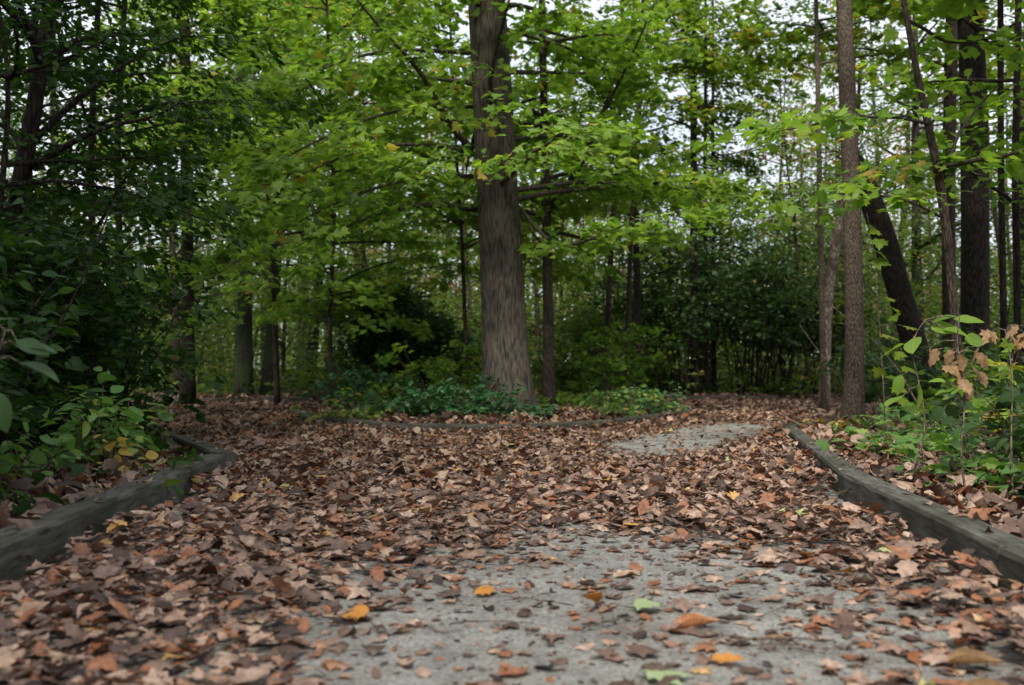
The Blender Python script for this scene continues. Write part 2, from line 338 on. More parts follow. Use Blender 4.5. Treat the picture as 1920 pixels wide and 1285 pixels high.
class Leaves:
    def __init__(s): s.p = []; s.R = []; s.s = []; s.r = []; s.rest = None
    def add(s, pos, dirs, ups, size, rnd):
        if len(pos) == 0: return
        s.p.append(pos); s.R.append(frames(dirs, ups)); s.s.append(np.broadcast_to(size, (len(pos),))); s.r.append(np.broadcast_to(rnd, (len(pos),)))
    def mesh(s, name, temps, rng=RG, smooth=True):
        p = np.concatenate(s.p); R = np.concatenate(s.R); sz = np.concatenate(s.s); r = np.concatenate(s.r)
        pick = rng.integers(0, len(temps), len(p))
        V = []; Fc = []; A = []; n = 0
        for k, (tv, tt) in enumerate(temps):
            m = pick == k
            if not m.any(): continue
            v = np.einsum('nij,vj->nvi', R[m], tv) * sz[m][:, None, None] + p[m][:, None, :]
            c = m.sum(); nv = len(tv)
            if s.rest is not None: v[..., 2] += (s.rest[m] - v[..., 2].min(1))[:, None]
            f = tt[None] + (np.arange(c) * nv)[:, None, None] + n
            a = np.empty((c, nv, 3)); a[..., 0] = tv[None, :, 0]; a[..., 1] = tv[None, :, 1]; a[..., 2] = r[m][:, None]
            V.append(v.reshape(-1, 3)); Fc.append(f.ravel()); A.append(a.reshape(-1, 3)); n += c * nv
        f = np.concatenate(Fc)
        return np_mesh(name, np.concatenate(V), f, np.full(len(f) // 3, 3), np.concatenate(A), smooth)
    def build(s, name, temps, mat, parent=None, rng=RG, smooth=True):
        return link_mesh(name, s.mesh(name, temps, rng, smooth), mat, parent)

def unit(v): return v / (np.linalg.norm(v, axis=-1, keepdims=True) + 1e-9)

def sprays(L, rng, p, d, length, n, size, tilt=.4, width=.42, thick=.05, droop=.16, base=.5, spread=.18, bstd=.15):
    """leafy sprays: p, d (S,3) starts and directions, length (S,), n leaves each, flattened fans"""
    S = len(p)
    if not S: return
    d = unit(d); side = unit(np.cross(d, np.array([0, 0, 1.])))
    t = rng.random((S, n)) ** .75; w = rng.uniform(-1, 1, (S, n)); shape = np.sin(np.pi * np.clip(t * .85 + .12, 0, 1)) ** .7
    q = p[:, None] + d[:, None] * (t * length[:, None])[..., None] + side[:, None] * (w * shape * width * length[:, None])[..., None]
    q[..., 2] += rng.normal(0, thick, (S, n)) - droop * (t ** 2 + .5 * w * w * shape) * length[:, None]
    ld = d[:, None] * (.7 + rng.normal(0, .35, (S, n, 1))) + side[:, None] * (w + rng.normal(0, .5, (S, n)))[..., None]
    ld[..., 2] += -.25 + rng.normal(0, .22, (S, n))
    up = rng.normal(0, tilt, (S, n, 3)); up[..., 2] += 1
    r = np.clip((base + rng.normal(0, bstd, S))[:, None] + rng.normal(0, spread, (S, n)), 0, 1)
    L.add(q.reshape(-1, 3), ld.reshape(-1, 3), up.reshape(-1, 3), (size * rng.uniform(.6, 1.25, (S, n))).ravel(), r.ravel())

def curve3(p0, d0, L, n, rng, wander=.08, bend=0.0):
    d = unit(np.asarray(d0, float)); pts = [np.asarray(p0, float)]; st = L / n
    for i in range(n):
        d = unit(d + rng.normal(0, wander, 3) + np.array([0, 0, bend / n])); pts.append(pts[-1] + d * st)
    return np.array(pts)

def resample(path, n):
    path = np.asarray(path, float); s = np.r_[0, np.cumsum(np.linalg.norm(np.diff(path[:, :3], axis=0), axis=1))]
    u = np.linspace(0, s[-1], n)
    return np.column_stack([np.interp(u, s, path[:, k]) for k in range(path.shape[1])])

def smooth_path(path, n):
    q = resample(path, n); 
    for _ in range(3): q[1:-1] = (q[:-2] + 2 * q[1:-1] + q[2:]) / 4
    return q

def trunk_path(pix, d, top=None, base=True):
    """pix: list of (px, py, width_px) from base upward; gives rows x,y,z,r; d a number or one per point"""
    rows = []
    for i, (x, y, w) in enumerate(pix):
        dd = d[i] if isinstance(d, (list, tuple)) else d
        q = P(x, y, dd); rows.append((*q, w / F * dd / 2))
    if base:
        r0 = rows[0]; rows[0] = (r0[0], r0[1], -.05, r0[3])
    if top:   # extend upward beyond the frame to height top
        a, b = np.array(rows[-2]), np.array(rows[-1]); g = (b - a)[:3]; g /= max(g[2], .3)
        h = top - b[2]; rows.append((*(b[:3] + g * h * .5 * np.array([.6, .6, 1]) ), b[3] * .7)); rows.append((*(b[:3] + g * h * np.array([.4, .4, 1])), b[3] * .15))
    return np.array(rows)

def add_limb(mb, L, rng, pts, r0, spray_L, n_leaf, size, step=.45, t0=.25, twig_tubes=True, **kw):
    """tube for a limb and sprays along it"""
    n = len(pts); rad = r0 * (1 - np.linspace(0, 1, n)) ** .8 + .004
    mb.tube(pts, rad, 5)
    seg = np.r_[0, np.cumsum(np.linalg.norm(np.diff(pts, axis=0), axis=1))]; tot = seg[-1]
    sp = []; sdn = []; sl = []
    u = t0 * tot; side = 1
    while u < tot:
        t = u / tot
        q = np.array([np.interp(u, seg, pts[:, k]) for k in range(3)]); q2 = np.array([np.interp(min(tot, u + .1), seg, pts[:, k]) for k in range(3)])
        d = unit(q2 - q + 1e-6); an = side * rng.uniform(.5, 1.1)
        c, s_ = math.cos(an), math.sin(an); dd = np.array([d[0] * c - d[1] * s_, d[0] * s_ + d[1] * c, d[2] * .4 + rng.normal(.05, .15)])
        sp.append(q); sdn.append(dd); sl.append(spray_L * rng.uniform(.7, 1.2) * (1.1 - .4 * t)); side = -side; u += step * rng.uniform(.7, 1.3)
    d = unit(pts[-1] - pts[-2]); sp.append(pts[-1] - d * .1); sdn.append(d * np.array([1, 1, .3])); sl.append(spray_L)
    sp, sdn, sl = np.array(sp), unit(np.array(sdn)), np.array(sl)
    if twig_tubes:
        for q, d, l in zip(sp, sdn, sl):
            tt = np.linspace(0, 1, 4)[:, None]; pp = q + d * l * .85 * tt; pp[:, 2] -= (.16 * l * .72 * tt ** 2)[:, 0]
            mb.tube(pp, [.006, .005, .0035, .002], 3, cap=False)
    sprays(L, rng, sp, sdn, sl, n_leaf, size, **kw)

def make_tree(name, label, cat, tp, mat_b, mat_l, rng, limbs=(), leafk=None, temps=MAPLE_LO, group=None, sides=12, mod=None, n=24, smooth_trunk=True, bump_r=.05):
    """tp rows x,y,z,r; limbs: list of (pts, r0)"""
    base = tp[0][:3].copy(); base[2] = 0
    root = empty(name, base); tag(root, label, cat, group)
    q = smooth_path(tp, n) if smooth_trunk else tp
    q[0] = tp[0]
    ph = rng.uniform(0, 6, 4)
    if mod is None:
        def mod(an, i, pts): return 1 + bump_r * (np.sin(3 * an + ph[0] + i * .35) + np.sin(5 * an + ph[1] - i * .5) * .5) * .7 + .25 * np.exp(-i / 1.2) * (1 + .3 * np.sin(4 * an + ph[2]))
    mb = MB(); mb.tube(q[:, :3], q[:, 3], sides, mod); mb.build('trunk', mat_b, root)
    if limbs:
        L = Leaves(); lk = dict(spray_L=1.0, n_leaf=60, size=.11); lk.update(leafk or {})
        nl = len(limbs)
        for pts, r0 in limbs:
            m2 = MB(); add_limb(m2, L, rng, np.asarray(pts, float), r0, **lk); m2.build('limb', mat_b, root)
        L.build('crown', temps, mat_l, root, rng)
    return root

def auto_limbs(rng, tp, z0, z1, n, Lr, rise=.25, az=None, azs=math.pi, bend=-.2, rfac=.35, rmax=.05):
    out = []
    for i in range(n):
        z = rng.uniform(z0, z1); q = np.array([np.interp(z, tp[:, 2], tp[:, k]) for k in range(4)])
        th = rng.uniform(-azs, azs) + (az or 0); L = rng.uniform(*Lr) * (1 - .35 * (z - z0) / max(.1, z1 - z0))
        d = np.array([math.sin(th), math.cos(th), rise + rng.normal(0, .12)])
        out.append((curve3(q[:3], d, L, 9, rng, .07, bend), min(rmax, q[3] * rfac + .006)))
    return out

# ------------------------------------------------------------------ ground, path, edging
PATH_OUT = [(-1.15, -4), (-1.2, .3), (-1.40, 2.9), (-1.77, 6.2), (-2.62, 8.1), (-4.9, 13), (-8.2, 18), (-9.0, 20.9), (-3, 21.1), (3, 22.6), (9.5, 22.8), (9.0, 18), (5.6, 13), (3.42, 11.3), (2.63, 9.9), (1.67, 5.24), (1.38, 2.97), (1.2, .3), (1.15, -4)]
ISLAND = [(-3.1, 14.4), (-2.4, 12.6), (-1.2, 10.6), (0, 10.35), (1.02, 11.3), (2.52, 14.4), (2.5, 16.6), (.8, 17.8), (-1.4, 17.0)]
def inside(poly, x, y):
    x = np.asarray(x); y = np.asarray(y); r = np.zeros(x.shape, bool); n = len(poly)
    for i in range(n):
        x1, y1 = poly[i]; x2, y2 = poly[(i + 1) % n]
        c = ((y1 > y) != (y2 > y)) & (x < (x2 - x1) * (y - y1) / (y2 - y1 + 1e-12) + x1); r ^= c
    return r
def dist_poly(poly, x, y):
    d = np.full(np.shape(x), 1e9)
    for i in range(len(poly)):
        a = np.array(poly[i]); b = np.array(poly[(i + 1) % len(poly)]); ab = b - a
        t = np.clip(((x - a[0]) * ab[0] + (y - a[1]) * ab[1]) / (ab @ ab), 0, 1)
        d = np.minimum(d, np.hypot(x - a[0] - t * ab[0], y - a[1] - t * ab[1]))
    return d
def on_path(x, y): return inside(PATH_OUT, x, y) & ~inside(ISLAND, x, y)
_wn = RG.uniform(0, 6.3, (12, 3))
def vnoise(x, y, f=1.0):
    s = 0
    for k, (a, b, c) in enumerate(_wn):
        w = f * (1 + .35 * k); s = s + np.sin(x * w * math.cos(a) + y * w * math.sin(a) + b) / (1 + .25 * k)
    return s / 4.2
def floor_z(x, y):
    """height of the forest floor outside the path"""
    p = on_path(x, y); d = np.minimum(dist_poly(PATH_OUT, x, y), dist_poly(ISLAND, x, y))
    h = np.clip(d / .35, 0, 1) * (.07 + .03 * vnoise(x, y, .9)) + .0
    return np.where(p, -.012, h)

def grid_sheet(name, xs, ys, zf, mat, kind, keep=None):
    X, Y = np.meshgrid(xs, ys); Z = zf(X, Y); nx, ny = len(xs), len(ys)
    v = np.column_stack([X.ravel(), Y.ravel(), Z.ravel()])
    i = np.arange(ny - 1)[:, None]; j = np.arange(nx - 1)[None]; a = i * nx + j
    q = np.stack([a, a + 1, a + nx + 1, a + nx], -1).reshape(-1, 4)
    if keep is not None:
        c = v[q].mean(1); q = q[keep(c[:, 0], c[:, 1])]
    me = np_mesh(name, v, q.ravel(), np.full(len(q), 4)); o = link_mesh(name, me, mat); tag(o, kind='structure'); return o
def spaced(near, far, st, grow):
    a = [0.]; s = st
    while a[-1] < far:
        if a[-1] > near: s *= grow
        a.append(a[-1] + s)
    a = np.array(a); return np.r_[-a[:0:-1], a]
grid_sheet('ground', spaced(11, 900, .12, 1.18), spaced(25, 900, .12, 1.18), floor_z, M['soil'], 'structure')
def path_z(x, y): return .004 + .006 * vnoise(x, y, 2.2)
grid_sheet('path', np.arange(-9.3, 9.9, .08), np.arange(-4, 23, .08), path_z, M['gravel'], 'structure', keep=lambda x, y: on_path(x, y) | (np.minimum(dist_poly(PATH_OUT, x, y), dist_poly(ISLAND, x, y)) < .09))

def timber(a, b, label, w=.125, top=.135, group='weathered timbers edging the path', seed=0, tilt=0, top2=None):
    rs = np.random.default_rng(seed + 100); a = np.array(a, float); b = np.array(b, float); Ln = np.hypot(*(b - a)); n = max(8, int(Ln / .12))
    bev = .007; prof = [(-w / 2 + bev, .5), (-w / 2, .5 - .1), (-w / 2, -.5), (w / 2, -.5), (w / 2, .5 - .1), (w / 2 - bev, .5)]
    hgt = .16; m = len(prof)
    xs = np.linspace(0, Ln, n + 1); V = []
    for i, x in enumerate(xs):
        k = rs.normal(0, .001, (m, 2)); wob = .002 * math.sin(x * 1.1 + seed) ; sag = .002 * math.sin(x * .8 + seed * 2)
        tz = top + ((top2 if top2 is not None else top) - top) * x / Ln
        e = .004 if i in (0, n) else 0
        for j, (py, pz) in enumerate(prof):
            V.append((x, py * (1 - e * 3) + wob + k[j, 0], (tz - hgt / 2) + pz * hgt * (1 - e) + sag + k[j, 1]))
    V = np.array(V); f = []; c = []
    for i in range(n):
        for j in range(m):
            f += [i * m + j, (i + 1) * m + j, (i + 1) * m + (j + 1) % m, i * m + (j + 1) % m]; c.append(4)
    f += list(range(m)); c.append(m); f += list(range(n * m, n * m + m))[::-1]; c.append(m)
    me = np_mesh('edging_timber', V, f, c, smooth=False); o = link_mesh('edging_timber', me, M['timber'])
    o.location = (*a, 0); o.rotation_euler = (0, 0, math.atan2(b[1] - a[1], b[0] - a[0]))
    tag(o, label, 'timber edging', group); return o
TB = [((-1.33, .2), (-1.84, 6.25), 'long mossy timber running from the lower left corner to the bend in the left edge', .15),
      ((-1.80, 6.34), (-2.72, 8.2), 'short timber angled away behind the pale green shrub at the left bend', .15),
      ((-2.8, 8.3), (-5.0, 13.1), 'timber going on behind the dark shrubs on the left fork', .14),
      ((1.268, .3), (1.4755, 2.932), 'timber cut off by the right edge, nearest piece of the right edging', .14),
      ((1.4765, 2.94), (1.745, 5.2), 'straight grey timber between two butt joints on the right side', .145),
      ((1.77, 5.23), (2.72, 9.9), 'grey timber ending at the corner in front of the slim brown trunk on the right', .135),
      ((2.75, 10.03), (4.0, 11.9), 'short timber turning right from the corner by the slim brown trunk', .13),
      ((-3.12, 14.4), (-2.42, 12.55), 'timber at the left tip of the tree island', .125),
      ((-2.38, 12.45), (-1.25, 10.6), 'front left timber of the tree island, beside the yellow green seedlings', .125),
      ((-1.18, 10.55), (.1, 10.35), 'front timber of the tree island, below the dark ground cover', .125),
      ((.18, 10.36), (1.06, 11.32), 'front right timber of the tree island, half buried in leaves', .125),
      ((1.1, 11.4), (2.5, 14.35), 'timber along the right flank of the tree island', .125),
      ((-3.05, 14.55), (-1.45, 16.95), 'back left timber of the tree island, dark side facing the path', .125),
      ((2.54, 14.45), (2.52, 16.5), 'back right timber of the tree island', .125),
      ((-9.0, 20.95), (-6.6, 21.0), 'far left timber closing the left fork', .14),
      ((-6.5, 21.0), (-4.2, 21.08), 'far timber in front of the two dark trunks', .14),
      ((-4.1, 21.1), (-1.4, 21.5), 'far timber seen past the left tip of the island', .14),
      ((3.2, 22.7), (6.0, 22.8), 'far timber closing the right fork below the dark bush', .14)]
for i, (a, b, lab, top) in enumerate(TB): timber(a, b, lab, top=top, seed=i)

# ------------------------------------------------------------------ fallen leaves
def gauss(x, y, cx, cy, sx, sy, rot=0):
    c, s = math.cos(rot), math.sin(rot); u = (x - cx) * c + (y - cy) * s; v = -(x - cx) * s + (y - cy) * c
    return np.exp(-(u / sx) ** 2 - (v / sy) ** 2)
def bare(x, y):
    b = 1.0 * gauss(x, y, .14, 2.2, .64, 1.2) + .8 * gauss(x, y, .38, 3.3, .62, 1.05, -.1) + 2.1 * gauss(x, y, 1.95, 10.4, .55, 2.7, -.42) + .5 * gauss(x, y, .1, 1.2, .8, 1) + .35 * gauss(x, y, .95, 2.6, .35, .8) + .3 * gauss(x, y, 1.5, 8.2, .3, .8, -.5)
    return np.clip(b * (1 + .45 * vnoise(x * 3, y * 3, 1.9) + .3 * vnoise(y * 8, x * 8, 2.3)) + .2 * vnoise(x * 2, y * 2, 1.1), 0, 1.15)
def litter(name, x0, x1, y0, y1, dens, size, temps, region, label, zf, depth=.05, use_bare=True, tilt=.3, seed=1):
    rng = np.random.default_rng(seed); n = int((x1 - x0) * (y1 - y0) * dens); x = rng.uniform(x0, x1, n); y = rng.uniform(y0, y1, n)
    m = region(x, y)
    m &= np.abs(x) < y * .62 + 1.2
    x, y = x[m], y[m]
    if use_bare:
        b = bare(x, y); k = rng.random(len(x)) > np.clip(b, 0, np.where(y > 6, .975, .9)); x, y, b = x[k], y[k], b[k]
    else: b = np.zeros(len(x))
    n = len(x); thick = depth * np.clip(1 - 1.3 * b, 0.02, 1)
    edge = np.minimum(dist_poly(PATH_OUT, x, y), dist_poly(ISLAND, x, y))
    if use_bare: thick = thick * np.clip(.75 + .45 * vnoise(x * 2, y * 2, 1.3), .3, 1.5) + .075 * np.exp(-(np.maximum(edge - .05, 0) / .2) ** 1.5) * np.clip(.8 + .6 * vnoise(x, y, 2.1), .25, 1.3)
    z = zf(x, y) + .001 + np.where(b > .45, 0, rng.random(n) ** .8 * thick)
    th = rng.uniform(0, 2 * math.pi, n); tl = tilt * np.clip(1.1 - 1.0 * b, .12, 1)
    d = np.column_stack([np.cos(th), np.sin(th), rng.normal(0, 1, n) * tl * .6]); up = rng.normal(0, 1, (n, 3)) * tl[:, None]; up[:, 2] = np.abs(up[:, 2]) + 1
    flip = rng.random(n) < .35; up[flip] *= -1
    s = size * np.clip(rng.lognormal(-.12, .33, n), .35, 2.0)
    L = Leaves(); L.add(np.column_stack([x, y, z]), d, up, s, rng.random(n) ** 1.05); L.rest = z
    o = L.build(name, temps, M['litter'], None, rng); tag(o, label, 'fallen leaves', kind='stuff'); return o
far_tm = LIT_LO
litter('path_leaf_litter', -1.5, 1.5, .9, 5.2, 1450, .051, LIT_HI, on_path, 'brown fallen leaves strewn over the near gravel path', path_z, .05, seed=2)
litter('path_leaf_litter', -3.6, 3.9, 5.2, 11.5, 1450, .051, far_tm, on_path, 'thick carpet of brown leaves where the path widens before the island', path_z, .045, seed=3)
litter('path_leaf_litter', -9.2, 9.6, 11.5, 23, 700, .062, far_tm, on_path, 'leaf carpet on both forks around the tree island', path_z, .04, seed=4)
off = lambda x, y: ~on_path(x, y) & (np.minimum(dist_poly(PATH_OUT, x, y), dist_poly(ISLAND, x, y)) > .12)
litter('forest_leaf_litter', -6, 6.5, .8, 11, 520, .066, far_tm, off, 'dead leaves on the forest floor behind the edging timbers', floor_z, .06, False, .6, 5)
litter('forest_leaf_litter', -16, 16, 11, 30, 170, .085, far_tm, off, 'dead leaves on the forest floor among the farther trunks', floor_z, .07, False, .6, 6)

def fragments(x0, x1, y0, y1, n, label, seed):
    rng = np.random.default_rng(seed); x = rng.uniform(x0, x1, n); y = rng.uniform(y0, y1, n); m = on_path(x, y) & (np.abs(x) < y * .6 + .6); x, y = x[m], y[m]; n = len(x)
    L = Leaves(); th = rng.uniform(0, 6.3, n); up = rng.normal(0, .25, (n, 3)); up[:, 2] += 1; s_ = .006 + .026 * rng.random(n) ** 3
    L.add(np.column_stack([x, y, x * 0]), np.column_stack([np.cos(th), np.sin(th), th * 0]), up, s_, rng.random(n) ** 1.5 * .8); L.rest = path_z(x, y) + .001
    o = L.build('leaf_fragments', QUAD + OVATE[:1] + NEEDLE, M['litter'], None, rng); tag(o, label, 'leaf crumbs', kind='stuff')
fragments(-1.4, 1.4, 1.4, 5.5, 9000, 'crumbs of broken leaves and bits of bark on the near gravel', 7)
fragments(.5, 3.4, 7, 13.5, 4500, 'crumbs of broken leaves on the bare strip towards the right fork', 8)
def single_leaf(px, py, size, temp, mat, label, yaw, name='fallen_leaf', up=(0, 0, 1), z=.03):
    d = (CAM_H - z) * F / (py - 700) if py > 705 else 20
    q = P(px, py, d); q[2] = z + path_z(q[0], q[1])
    L = Leaves(); L.add(np.array([[0, 0, 0]]) - 0, np.array([[math.cos(yaw), math.sin(yaw), 0]]), np.array([up], float), size, .5)
    o = L.build(name, [temp], mat); o.location = q; q[2] += -min(v.co.z for v in o.data.vertices) - z * .8; o.location = q; tag(o, label, 'leaf', 'single fallen leaves standing out on the path'); return o
curlT = ovate(.75, 9, .1, -.15, 4.5, .012, random.Random(3), 6)
flatM = grid_maple(random.Random(8), .02, .1)
single_leaf(1262, 1172, .125, curlT, M['curl'], 'large curled russet leaf with side veins lying alone on bare gravel', .1, z=.012)
single_leaf(1190, 1130, .095, flatM, M['mint'], 'pale green leaf lying flat on gravel beyond the curled russet leaf', .3, z=.03)
single_leaf(1210, 1256, .11, MAPLE[0], M['mint'], 'pale green lobed leaf at the bottom edge of the picture', .2, z=.025)
for px, py, s, lab in [(490, 962, .12, 'orange leaf standing up on the brown carpet, farthest left of the bright ones'), (1108, 1118, .09, 'orange leaf on gravel just left of the pale green leaf'),
                       (925, 1085, .07, 'small golden leaf where the gravel patch begins'), (692, 1132, .075, 'orange tip of a leaf at the left rim of the gravel'),
                       (1330, 1200, .08, 'golden brown leaf on gravel in front of the curled russet leaf'), (120, 1128, .1, 'dull orange leaf on the dark litter near the left timber'),
                       (535, 1030, .06, 'small yellow leaf in the carpet left of the gravel')]:
    single_leaf(px, py, s, LIT_HI[random.Random(px).randrange(11)], M['orange'], lab, random.Random(py).uniform(0, 6), up=(random.Random(py).uniform(-.5, .5), -.5, 1), z=.05)
single_leaf(1770, 1200, .12, curlT, M['tan'], 'rolled tan leaf in the pile at the lower right', -.5, z=.06, up=(.2, -.3, 1))
single_leaf(1800, 1255, .13, curlT, M['tan'], 'larger rolled tan leaf closest to the lower right corner', -.2, z=.07, up=(-.2, -.3, 1))

# twigs on the path
def ground_twig(px, py, length, yaw, label):
    rng = np.random.default_rng(int(px)); d = CAM_H * F / (py - 700); q = P(px, py, d); mb = MB()
    pts = curve3((0, 0, 0), (math.cos(yaw), math.sin(yaw), 0), length, 8, rng, .12); pts[:, 2] = .004 + .01 * rng.random(9)
    mb.tube(pts, np.linspace(.0035, .0015, 9), 5)
    for k in (3, 5):
        b = curve3(pts[k], (math.cos(yaw + .7), math.sin(yaw + .7), .1), length * .25, 4, rng, .1); mb.tube(b, np.linspace(.002, .001, 5), 4)
    o = mb.build('twig', M['twig']); o.location = (q[0], q[1], .012); tag(o, label, 'twig', 'thin twigs lying on the gravel')
def fallen_twigs(n, seed):
    rng = np.random.default_rng(seed); mb = MB()
    for _ in range(n):
        x, y = rng.uniform(-2.5, 2.8), rng.uniform(1.8, 9.5)
        if not on_path(np.array(x), np.array(y)): continue
        a_ = rng.uniform(0, 6.3); l_ = rng.uniform(.06, .3); p = curve3((x, y, .0), (math.cos(a_), math.sin(a_), 0), l_, 5, rng, .18)
        b_ = float(bare(np.array(x), np.array(y))); p[:, 2] = .012 + (.03 if b_ < .4 else 0) * rng.uniform(.5, 1.3) + np.abs(rng.normal(0, .004, 6)); mb.tube(p, np.linspace(.0022, .001, 6), 4)
    o = mb.build('fallen_twigs', M['twig']); tag(o, 'fine dead twigs scattered through the fallen leaves', 'twigs', kind='stuff')
fallen_twigs(320, 17)
def leaves_on_timbers(seed):
    rng = np.random.default_rng(seed); L = Leaves(); rest = []
    for a, b, lab, top in TB[:10]:
        a, b = np.array(a), np.array(b); n = int(np.hypot(*(b - a)) * 3); t = rng.random(n); p = a + (b - a) * t[:, None]
        nrm = np.array([-(b - a)[1], (b - a)[0]]) / np.hypot(*(b - a)); p = p + nrm * rng.uniform(-.05, .05, n)[:, None]
        th = rng.uniform(0, 6.3, n); up = rng.normal(0, .15, (n, 3)); up[:, 2] += 1
        L.add(np.column_stack([p, np.zeros(n)]), np.column_stack([np.cos(th), np.sin(th), th * 0]), up, rng.uniform(.015, .06, n), rng.random(n)); rest.append(np.full(n, top + .003))
    L.rest = np.concatenate(rest); o = L.build('leaves_on_timbers', LIT_LO, M['litter'], None, rng); tag(o, 'small dead leaves caught on top of the edging timbers', 'fallen leaves', kind='stuff')
leaves_on_timbers(19)
ground_twig(1360, 1215, .28, .25, 'thin dark twig lying on gravel behind the bottom green leaf')
ground_twig(1090, 1190, .2, .9, 'thin twig on gravel left of the curled russet leaf')
ground_twig(1530, 1225, .3, 2.6, 'pale twig sticking out of the leaf pile on the right')

# ------------------------------------------------------------------ the big island tree
def bigmod(an, i, pts):
    z = pts[:, 2][:, None]
    fl = np.exp(-np.clip(z, 0, 9) / .35)
    r = 1 + fl * (.24 + .24 * np.sin(5 * an + .8) + .1 * np.sin(9 * an))
    rid = .012 * np.sin(47 * an + 1.6 * np.sin(z * 1.7) + 1. * np.sin(z * 4.1 + an * 3)) + .006 * np.sin(60 * an + 1.4 * np.sin(z * 2.9 + 1) + .7 * np.sin(z * 7)) + .01 * np.sin(3 * an + z)
    return r + rid
D0 = 13.6
rng = np.random.default_rng(21)
tp = trunk_path([(958, 790, 92), (950, 700, 88), (945, 600, 82), (938, 450, 79), (930, 300, 76), (922, 150, 74), (912, 0, 70)], D0, top=17)
big = lambda pts: np.array([P(x, y, d) for x, y, d in pts])
lim = [(smooth_path(big([(892, 392, D0), (800, 380, D0 - .6), (700, 400, D0 - 1.3), (600, 450, D0 - 2)]), 12), .045),
       (smooth_path(big([(884, 282, D0), (835, 225, D0 - .5), (790, 130, D0 - 1), (700, 40, D0 - 1.5), (640, -40, D0 - 2)]), 14), .05),
       (smooth_path(big([(880, 284, D0), (820, 272, D0 - 1), (720, 268, D0 - 2), (620, 300, D0 - 3), (520, 350, D0 - 3.4)]), 12), .03),
       (smooth_path(big([(980, 395, D0), (1010, 450, D0 - .1), (1060, 470, D0 - .6), (1130, 440, D0 - 1.4), (1220, 400, D0 - 2)]), 10), .026),
       (smooth_path(big([(885, 330, D0), (780, 330, D0 - 1.2), (640, 370, D0 - 2.4), (500, 450, D0 - 3.2), (400, 520, D0 - 3.6)]), 12), .025),
       (smooth_path(big([(885, 200, D0), (760, 200, D0 - 1.2), (640, 240, D0 - 2.2), (470, 330, D0 - 3.2)]), 12), .025),
       (smooth_path(big([(880, 100, D0), (760, 90, D0 - 1), (640, 110, D0 - 2), (540, 160, D0 - 3)]), 12), .03)]
lim += auto_limbs(rng, resample(tp, 80), 2.3, 6.6, 19, (2.6, 4.4), .2, bend=-.35, rmax=.04)
lim += auto_limbs(rng, resample(tp, 80), 7.5, 16, 9, (2.5, 4.5), .45, rmax=.06)
make_tree('maple_tree', 'thickest trunk, grey ridged bark, standing on the timber edged island at the fork', 'tree', tp, M['bark_big'], M['maple'], rng, lim, dict(spray_L=1.15, n_leaf=50, size=.125, step=.42, t0=.22), MAPLE_LO, sides=144, mod=bigmod, n=150)

# young trees close to the big one
def tree_px(name, label, pix, d, mat, leafm, nl, zr, Lr, seed, top=10, leafk=None, temps=MAPLE_LO, rise=.3, azs=math.pi, az=0, group=None, sides=10, extra=(), cat='tree', n=24, bend=-.2, rmax=.03):
    rng = np.random.default_rng(seed); tp = trunk_path(pix, d, top); rs = resample(tp, 60)
    lim = auto_limbs(rng, rs, zr[0], zr[1], nl, Lr, rise, az, azs, bend, rmax=rmax) + [(smooth_path(big(e), 10), r) for e, r in extra]
    return make_tree(name, label, cat, tp, mat, leafm, rng, lim, leafk, temps, group, sides, n=n)
LK = dict(spray_L=1.0, n_leaf=46, size=.12, step=.42, t0=.2)
tree_px('young_maple', 'slim straight young tree immediately right of the thickest trunk', [(1030, 762, 24), (1028, 600, 20), (1024, 400, 18), (1020, 200, 15), (1016, 0, 13)], 14.6, M['bark'], M['maple'],
        12, (2.6, 6.8), (1.8, 3.4), 31, 10, LK, extra=[([(1026, 390, 14.6), (1090, 330, 14.2), (1110, 250, 13.9), (1180, 120, 13.5), (1230, 0, 13)], .04), ([(1028, 400, 14.6), (1070, 340, 14.8), (1140, 190, 15), (1180, 60, 15)], .032), ([(1026, 470, 14.6), (985, 420, 14.4), (968, 385, 14.2)], .02)])
tree_px('young_maple', 'thin leaning stem just left of the thickest trunk with yellow green leaves', [(884, 745, 9), (872, 620, 8), (868, 480, 7), (856, 300, 6), (846, 100, 5)], 16.2, M['bark'], M['maple'], 20, (2.2, 7.5), (1.5, 3.0), 32, 8.5, LK)
tree_px('young_maple', 'thin stem under the bright green layers, between the dark evergreen and the far left trunks', [(622, 748, 9), (618, 600, 8), (628, 400, 7), (620, 200, 6), (612, 0, 5)], 16.8, M['bark'], M['maple'], 30, (1.5, 7.2), (1.8, 3.6), 33, 9.5, dict(LK, size=.13))
tree_px('young_maple', 'bright green young maple whose leaf layers hang over the left fork', [(520, 752, 11), (516, 600, 10), (505, 400, 9), (500, 200, 8), (498, 0, 7)], 19.0, M['bark'], M['maple'], 30, (1.7, 8.2), (2.0, 4.0), 34, 11, dict(LK, size=.135))
tree_px('young_maple', 'thin brown stem right of the slim young tree, forking low', [(1136, 752, 14), (1140, 600, 12), (1146, 450, 10), (1158, 300, 8), (1165, 150, 6)], 17.5, M['bark'], M['maple'], 14, (3.0, 8), (1.5, 3.0), 35, 9, LK)
tree_px('young_maple', 'middle stem of the three brown stems between the slim young tree and the dark bush', [(1172, 745, 13), (1178, 620, 11), (1180, 500, 9), (1190, 300, 7), (1200, 150, 6)], 19, M['bark'], M['maple_b'], 12, (3.4, 9), (1.5, 3.0), 36, 9.5, LK)
tree_px('young_maple', 'dark stem left of the big dark bush on the right fork', [(1196, 735, 15), (1196, 600, 13), (1192, 440, 12), (1196, 250, 10), (1204, 100, 8)], 22.5, M['bark_dk'], M['maple_b'], 16, (4, 11), (1.5, 3.5), 37, 12, dict(LK, size=.14))

